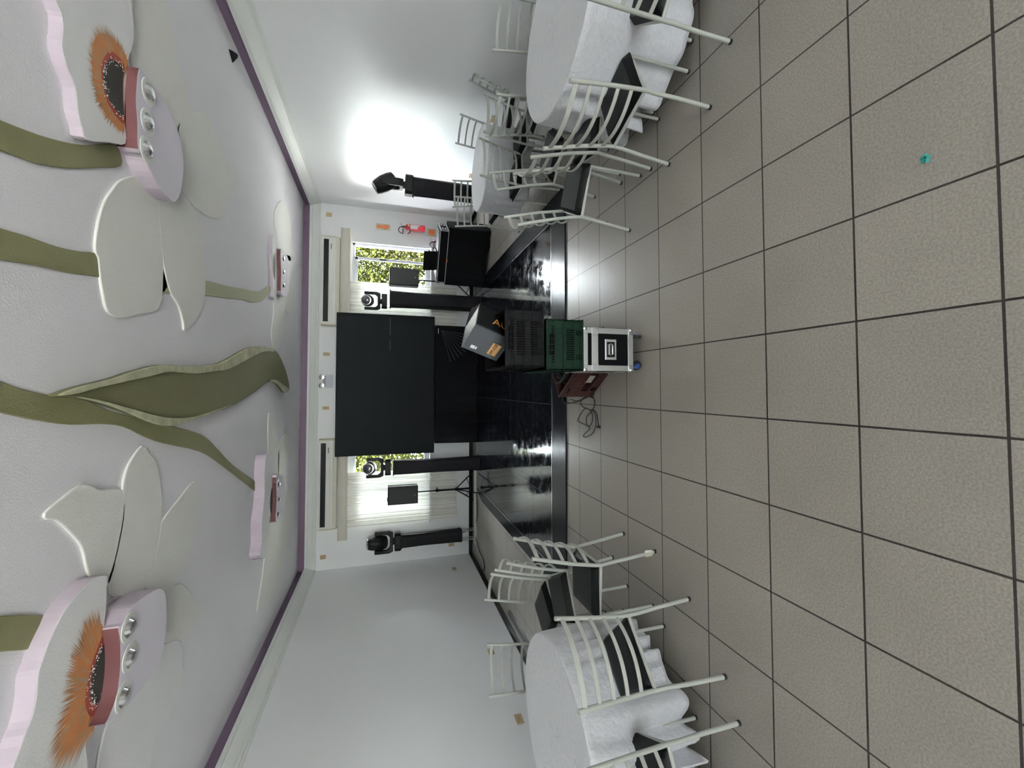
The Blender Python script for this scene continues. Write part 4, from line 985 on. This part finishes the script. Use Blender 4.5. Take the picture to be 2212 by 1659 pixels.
# --- stems and leaf
st = thing('ceiling_stem_relief', 'curved olive green stem relief running to the flower nearest the right edge', 'ceiling relief', (0.6, 1.6, Z), 0, 'olive stems on the ceiling')
rel(st, [(-200, 760), (0, 840), (150, 900), (350, 970), (590, 1020), (780, 1010), (840, 1050), (855, 1165), (700, 1180), (500, 1185), (300, 1160), (150, 1110), (0, 1055), (-200, 960)], Z - 0.010, Z, 'stem', M_STEM)
st = thing('ceiling_stem_relief', 'olive stem relief passing under white petals to the small flower by the right window', 'ceiling relief', (0.3, 2.2, Z), 0, 'olive stems on the ceiling')
rel(st, [(-200, 230), (0, 300), (200, 360), (400, 430), (560, 465), (690, 480), (950, 560), (1145, 595), (1160, 750), (900, 700), (708, 650), (500, 620), (250, 565), (0, 525), (-200, 470)], Z - 0.009, Z, 'stem', M_STEM, oy=400)
rel(st, [(1130, 590), (1300, 630), (1445, 670), (1600, 710), (1720, 730), (1800, 745), (1850, 735), (1895, 705), (1895, 760), (1840, 810), (1770, 825), (1700, 805), (1600, 795), (1445, 775), (1300, 770), (1130, 745)], Z - 0.009, Z, 'stem_end', M_STEMP, oy=400)
st = thing('ceiling_stem_relief', 'broad olive stem relief ending at the large flower on the left', 'ceiling relief', (-2.6, 1.6, Z), 0, 'olive stems on the ceiling')
rel(st, [(-200, 590), (0, 590), (150, 580), (310, 583), (280, 660), (210, 825), (160, 830), (0, 842), (-200, 850)], Z - 0.010, Z, 'stem', M_STEM, oy=1149, smooth=False)
lf = thing('ceiling_leaf_relief', 'large olive leaf relief with rolled edge on a forked stem across the ceiling', 'ceiling relief', (-1.2, 2.2, Z))
rel(lf, [(-200, 180), (0, 235), (150, 290), (400, 345), (560, 350), (760, 440), (900, 480), (1040, 520), (1190, 550), (1380, 600), (1480, 660), (1640, 830), (1815, 960), (1805, 1015), (1740, 970), (1560, 830), (1410, 735), (1150, 675), (1020, 630), (870, 560), (720, 540), (500, 545), (260, 515), (0, 460), (-200, 430)], Z - 0.010, Z, 'stem', M_STEM, oy=750)
rel(lf, [(400, 345), (560, 280), (800, 220), (950, 170), (1140, 125), (1330, 135), (1500, 125), (1600, 90), (1740, 10), (1830, -5), (1900, 5), (1950, 35), (1985, 100), (2020, 200), (2035, 295), (2005, 320), (1960, 265), (1905, 235), (1800, 310), (1640, 410), (1500, 460), (1350, 510), (1200, 552), (1080, 530), (930, 465), (760, 405), (580, 350)], Z - 0.045, Z, 'blade', M_LEAFP, oy=750, bevel=0.01)
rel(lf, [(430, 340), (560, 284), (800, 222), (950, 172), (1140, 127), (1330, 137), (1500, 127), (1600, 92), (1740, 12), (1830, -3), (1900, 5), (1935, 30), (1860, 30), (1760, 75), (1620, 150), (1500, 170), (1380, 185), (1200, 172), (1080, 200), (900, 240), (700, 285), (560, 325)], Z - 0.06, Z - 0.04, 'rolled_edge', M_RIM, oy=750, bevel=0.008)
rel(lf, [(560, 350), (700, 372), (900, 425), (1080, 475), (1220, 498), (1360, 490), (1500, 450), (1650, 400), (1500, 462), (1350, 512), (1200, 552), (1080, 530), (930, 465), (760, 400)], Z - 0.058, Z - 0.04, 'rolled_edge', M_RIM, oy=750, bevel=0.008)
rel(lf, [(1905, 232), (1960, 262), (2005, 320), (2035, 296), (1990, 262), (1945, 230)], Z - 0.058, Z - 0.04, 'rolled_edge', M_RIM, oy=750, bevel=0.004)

# --- flower A (right)
fa = flower('large ceiling flower nearest the right wall with orange centre and three downlights', (0.9, 1.9, Z))
rel(fa, [(935, -250), (1100, -250), (1170, 0), (1200, 150), (1240, 380), (1300, 600), (1350, 790), (1280, 830), (1230, 960), (1000, 700), (920, 300)], Z - 0.015, Z, 'petal', M_PETAL)
rel(fa, [(1350, 790), (1430, 790), (1480, 850), (1530, 980), (1590, 1110), (1650, 1230), (1600, 1420), (1560, 1520), (1500, 1535), (1400, 1480), (1300, 1370), (1200, 1200), (1230, 950), (1280, 830)], Z - 0.015, Z, 'petal', M_PETAL)
rel(fa, [(860, -40), (800, 20), (740, 110), (700, 230), (675, 380), (675, 470), (695, 520), (708, 650), (730, 780), (760, 890), (830, 930), (920, 925), (980, 905), (1080, 895), (1130, 840), (1148, 700), (1145, 480), (1118, 220), (1110, 50), (1000, -60)], Z - 0.015, Z, 'petal', M_PETAL, oy=400, bevel=0.006)
rel(fa, [(1118, 100), (1125, 300), (1143, 480), (1158, 590), (1200, 750), (1260, 850), (1290, 960), (1300, 1025), (1350, 990), (1420, 870), (1445, 750), (1440, 560), (1400, 260), (1370, 170), (1290, 60), (1200, -40)], Z - 0.016, Z, 'petal', M_PETAL, oy=400, bevel=0.006)
zp = Z - 0.055; zc = Z - 0.105
rel(fa, [(340, -250), (390, 0), (435, 120), (440, 230), (430, 320), (470, 470), (530, 620), (545, 780), (580, 900), (610, 985), (780, 1005), (885, 1010), (880, 860), (880, 690), (905, 425), (935, 330), (945, 200), (925, 0), (925, -250)], zp, Z, 'broad_petal', M_PLATE, side=M_PINK, bevel=0.005)
PB = [(905, 425), (960, 432), (985, 480), (975, 530), (960, 580), (955, 700), (970, 850), (972, 1048)]
rel(fa, [(985, 480), (1050, 560), (1170, 730), (1250, 920), (1285, 1080), (1290, 1200), (1275, 1330), (1240, 1410), (1205, 1408), (1130, 1330), (1060, 1210), (1020, 1110), (972, 1048), (966, 850), (955, 700), (962, 580), (970, 520)], zc, Z, 'cup', M_LILAC, side=M_PINK, bevel=0.003, rose=(12, 13, 14, 15, 16))
hal = [(905, 420), (830, 290), (760, 215), (690, 210), (640, 290), (628, 430), (650, 600), (690, 730), (760, 850), (870, 950)]
rel(fa, [(895, 420), (830, 320), (760, 250), (700, 240), (660, 300), (650, 430), (670, 600), (705, 720), (770, 830), (872, 925), (868, 700), (870, 560)], zp - 0.0015, zp, 'orange_halo', M_FUZZ, bevel=0)
rel(fa, [(875, 460), (820, 385), (770, 360), (725, 420), (712, 500), (722, 600), (745, 690), (790, 780), (872, 870), (866, 700), (866, 560)], zp - 0.002, zp, 'red_halo', M_FUZZR, bevel=0)
rel(fa, [(868, 490), (800, 420), (765, 420), (735, 470), (728, 560), (745, 650), (790, 740), (866, 825), (863, 700), (863, 560)], zp - 0.0027, zp, 'seed_patch', M_SEED, bevel=0)
fuzz(fa, hal, 0, 0, zp, (850, 620), 0.8, seed=3)
dots(fa, [(868, 480), (800, 415), (760, 420), (730, 470), (725, 560), (742, 650), (790, 745), (866, 835)], 0, 0, zp)
for px, py in ((1042, 648), (1036, 860), (1030, 1054)): disc(fa, px * 0.3074, py * 0.3074, 0.075, zc)

# --- flower D (left)
fd = flower('large ceiling flower nearest the left wall with long orange brush strokes', (-2.7, 1.7, Z))
rel(fd, [(320, 1165), (440, 1060), (560, 970), (640, 965), (710, 1000), (800, 990), (860, 1005), (880, 1150), (850, 1350), (780, 1640), (700, 1700), (620, 1580), (580, 1410), (480, 1290), (390, 1215), (330, 1210)], Z - 0.015, Z, 'petal', M_PETAL, oy=750, bevel=0.01)
rel(fd, [(1005, 690), (920, 800), (880, 900), (865, 1000), (860, 1200), (800, 1500), (755, 1650), (800, 1750), (1000, 1720), (1030, 1620), (1090, 1500), (1130, 1270), (1145, 1080), (1110, 830), (1050, 740)], Z - 0.015, Z, 'petal', M_PETAL, oy=750, bevel=0.008)
rel(fd, [(1370, 940), (1250, 1080), (1145, 1220), (1132, 1270), (1090, 1500), (1020, 1640), (1100, 1760), (1240, 1659), (1330, 1450), (1390, 1200), (1400, 1050)], Z - 0.014, Z, 'petal', M_PETAL, oy=750, bevel=0.006)
rel(fd, [(1120, 480), (1240, 368), (1300, 380), (1370, 460), (1415, 580), (1340, 700), (1270, 772), (1160, 785), (1120, 700)], Z - 0.011, Z, 'petal', M_PETAL, oy=1149, bevel=0.006)
rel(fd, [(1100, 790), (1160, 785), (1275, 772), (1285, 1050), (1270, 1150), (1160, 1330), (1080, 1500), (1020, 1900), (700, 1900), (740, 1400), (900, 1100)], Z - 0.015, Z, 'petal', M_PLATE, oy=1149, bevel=0.008)
rel(fd, [(740, 305), (650, 330), (550, 430), (450, 560), (350, 760), (300, 900), (265, 1000), (255, 1150), (220, 1320), (150, 1500), (80, 1900), (620, 1900), (600, 1450), (665, 1390), (745, 1250), (765, 1100), (775, 950), (765, 800), (735, 680), (752, 500), (752, 340)], Z - 0.075, Z, 'broad_petal', M_PLATE, oy=1149, side=M_PINK, bevel=0.005)
rel(fd, [(860, 640), (930, 530), (980, 480), (1070, 420), (1120, 397), (1160, 430), (1172, 560), (1165, 700), (1130, 880), (1060, 1020), (950, 1160), (830, 1290), (740, 1350), (765, 1300), (820, 1150), (846, 950), (845, 780), (832, 675)], Z - 0.145, Z, 'cup', M_LILAC, oy=1149, side=M_PINK, bevel=0.003, rose=(12, 13, 14, 15, 16))
zq = Z - 0.075
rel(fd, [(705, 640), (650, 690), (600, 780), (560, 900), (545, 1050), (535, 1180), (510, 1330), (590, 1400), (655, 1385), (742, 1090), (762, 900), (740, 720)], zq - 0.0015, zq, 'orange_halo', M_FUZZ, oy=1149, bevel=0)
rel(fd, [(730, 720), (680, 830), (640, 950), (610, 1100), (600, 1220), (640, 1300), (690, 1250), (745, 1090), (765, 950), (755, 820)], zq - 0.002, zq, 'red_halo', M_FUZZR, oy=1149, bevel=0)
rel(fd, [(738, 780), (690, 870), (655, 980), (632, 1100), (640, 1180), (685, 1215), (740, 1090), (765, 960), (757, 850)], zq - 0.0027, zq, 'seed_patch', M_SEED, oy=1149, bevel=0)
fuzz(fd, [(700, 610), (640, 650), (590, 730), (540, 850), (510, 1000), (490, 1130), (440, 1330), (400, 1500), (440, 1600), (560, 1560), (600, 1450), (655, 1395)], 0, 1149, zq, (740, 1040), 1.5, n=900, seed=5)
dots(fd, [(735, 760), (680, 880), (645, 990), (630, 1100), (640, 1190), (685, 1222)], 0, 1149, zq, seed=8)
for px, py in ((905, 670), (912, 880), (866, 1155)): disc(fd, px * 0.3074, 1149 + py * 0.3074, 0.075, Z - 0.145)

# --- small flower B (far right)
fb = flower('small distant flower relief near the back wall towards the right', (0.9, 5.3, Z)); q = 0.1808
rel(fb, [(605, 435), (594, 455), (593, 485), (598, 515), (601, 560), (632, 560), (630, 500), (624, 460), (613, 438)], Z - 0.012, Z, 'petal', M_PETAL, s=1)
rel(fb, [(440, 500), (500, 560), (520, 700), (520, 1000), (505, 1180), (480, 1242), (440, 1190), (395, 1010), (400, 700)], Z - 0.012, Z, 'petal', M_PETAL, s=q, ox=540, oy=460)
rel(fb, [(300, 990), (285, 1200), (262, 1400), (265, 1530), (310, 1640), (380, 1530), (420, 1300), (425, 1150), (405, 990)], Z - 0.014, Z, 'petal', M_PETAL, s=q, ox=540, oy=460)
rel(fb, [(275, 265), (262, 380), (262, 560), (270, 700), (275, 900), (275, 1000), (300, 1032), (312, 1000), (330, 900), (330, 500), (300, 330)], Z - 0.040, Z, 'broad_petal', M_PLATE, s=q, ox=540, oy=460, side=M_PINK, bevel=0.004)
rel(fb, [(365, 440), (420, 480), (460, 560), (475, 700), (470, 900), (440, 990), (400, 990), (370, 930), (372, 700)], Z - 0.085, Z, 'cup', M_LILAC, s=q, ox=540, oy=460, side=M_PINK, bevel=0.002, rose=(7, 8))
rel(fb, [(292, 480), (280, 560), (283, 700), (296, 800), (300, 700), (298, 560)], Z - 0.042, Z - 0.038, 'seed_patch', M_SEED, s=q, ox=540, oy=460, bevel=0)
for px, py in ((392, 540), (393, 700), (394, 860)): disc(fb, 540 + px * q, 460 + py * q, 0.07, Z - 0.085)
# --- small flower C (far left)
fcg = flower('small distant flower relief near the back wall towards the left', (-2.6, 5.3, Z)); q = 0.2773
rel(fcg, [(185, 40), (240, 150), (262, 300), (262, 500), (240, 560), (190, 500), (180, 360)], Z - 0.012, Z, 'petal', M_PETAL, s=q, ox=530, oy=880)
rel(fcg, [(325, 200), (265, 300), (255, 500), (290, 560), (320, 450), (342, 330)], Z - 0.012, Z, 'petal', M_PETAL, s=q, ox=530, oy=880)
rel(fcg, [(160, 1100), (150, 1180), (130, 1350), (95, 1590), (150, 1540), (210, 1480), (285, 1300), (330, 950), (342, 760), (310, 560), (230, 700)], Z - 0.014, Z, 'petal', M_PETAL, s=q, ox=530, oy=880)
rel(fcg, [(165, 370), (152, 500), (150, 700), (128, 900), (130, 1050), (115, 1150), (150, 1178), (170, 1100), (190, 900), (215, 700), (222, 560), (215, 420), (190, 366)], Z - 0.115, Z, 'broad_petal', M_PLATE, s=q, ox=530, oy=880, side=M_PINK, bevel=0.004)
rel(fcg, [(240, 545), (255, 520), (290, 530), (305, 580), (310, 700), (290, 830), (262, 870), (237, 890), (243, 700)], Z - 0.160, Z, 'cup', M_LILAC, s=q, ox=530, oy=880, side=M_PINK, bevel=0.002, rose=(7, 8))
rel(fcg, [(208, 620), (198, 680), (193, 760), (200, 830), (210, 760), (212, 680)], Z - 0.117, Z - 0.113, 'seed_patch', M_SEED, s=q, ox=530, oy=880, bevel=0)
for px, py in ((256, 604), (257, 722), (250, 838)): disc(fcg, 530 + px * q, 880 + py * q, 0.07, Z - 0.160)

# ceiling gadgets
p = onz(499, 117, Z)
g = thing('ceiling_sensor', 'small black wedge-shaped fixture alone on the ceiling near the purple band', 'sensor', (p.x, p.y, Z))
MB().lathe([(0.07, 0.0), (0.065, -0.012), (0.02, -0.055), (0.006, -0.06)][::-1], 3, Matrix.Rotation(0.5, 4, 'Z')).build('housing', M_BLK, g, bevel=0.006)
cm = thing('security_camera', 'tiny dark camera in the back corner on the purple band', 'camera', (2.32, 7.60, 3.13))
MB().tube([(0, 0, 0.0), (-0.03, -0.06, -0.01)], 0.022, 12).build('body', M_BLK, cm, smooth=True)
MB().tube([(0.0, 0.0, 0.0), (0.02, 0.03, 0.02), (0.06, 0.10, 0.02)], 0.006).build('bracket', M_STEEL, cm)
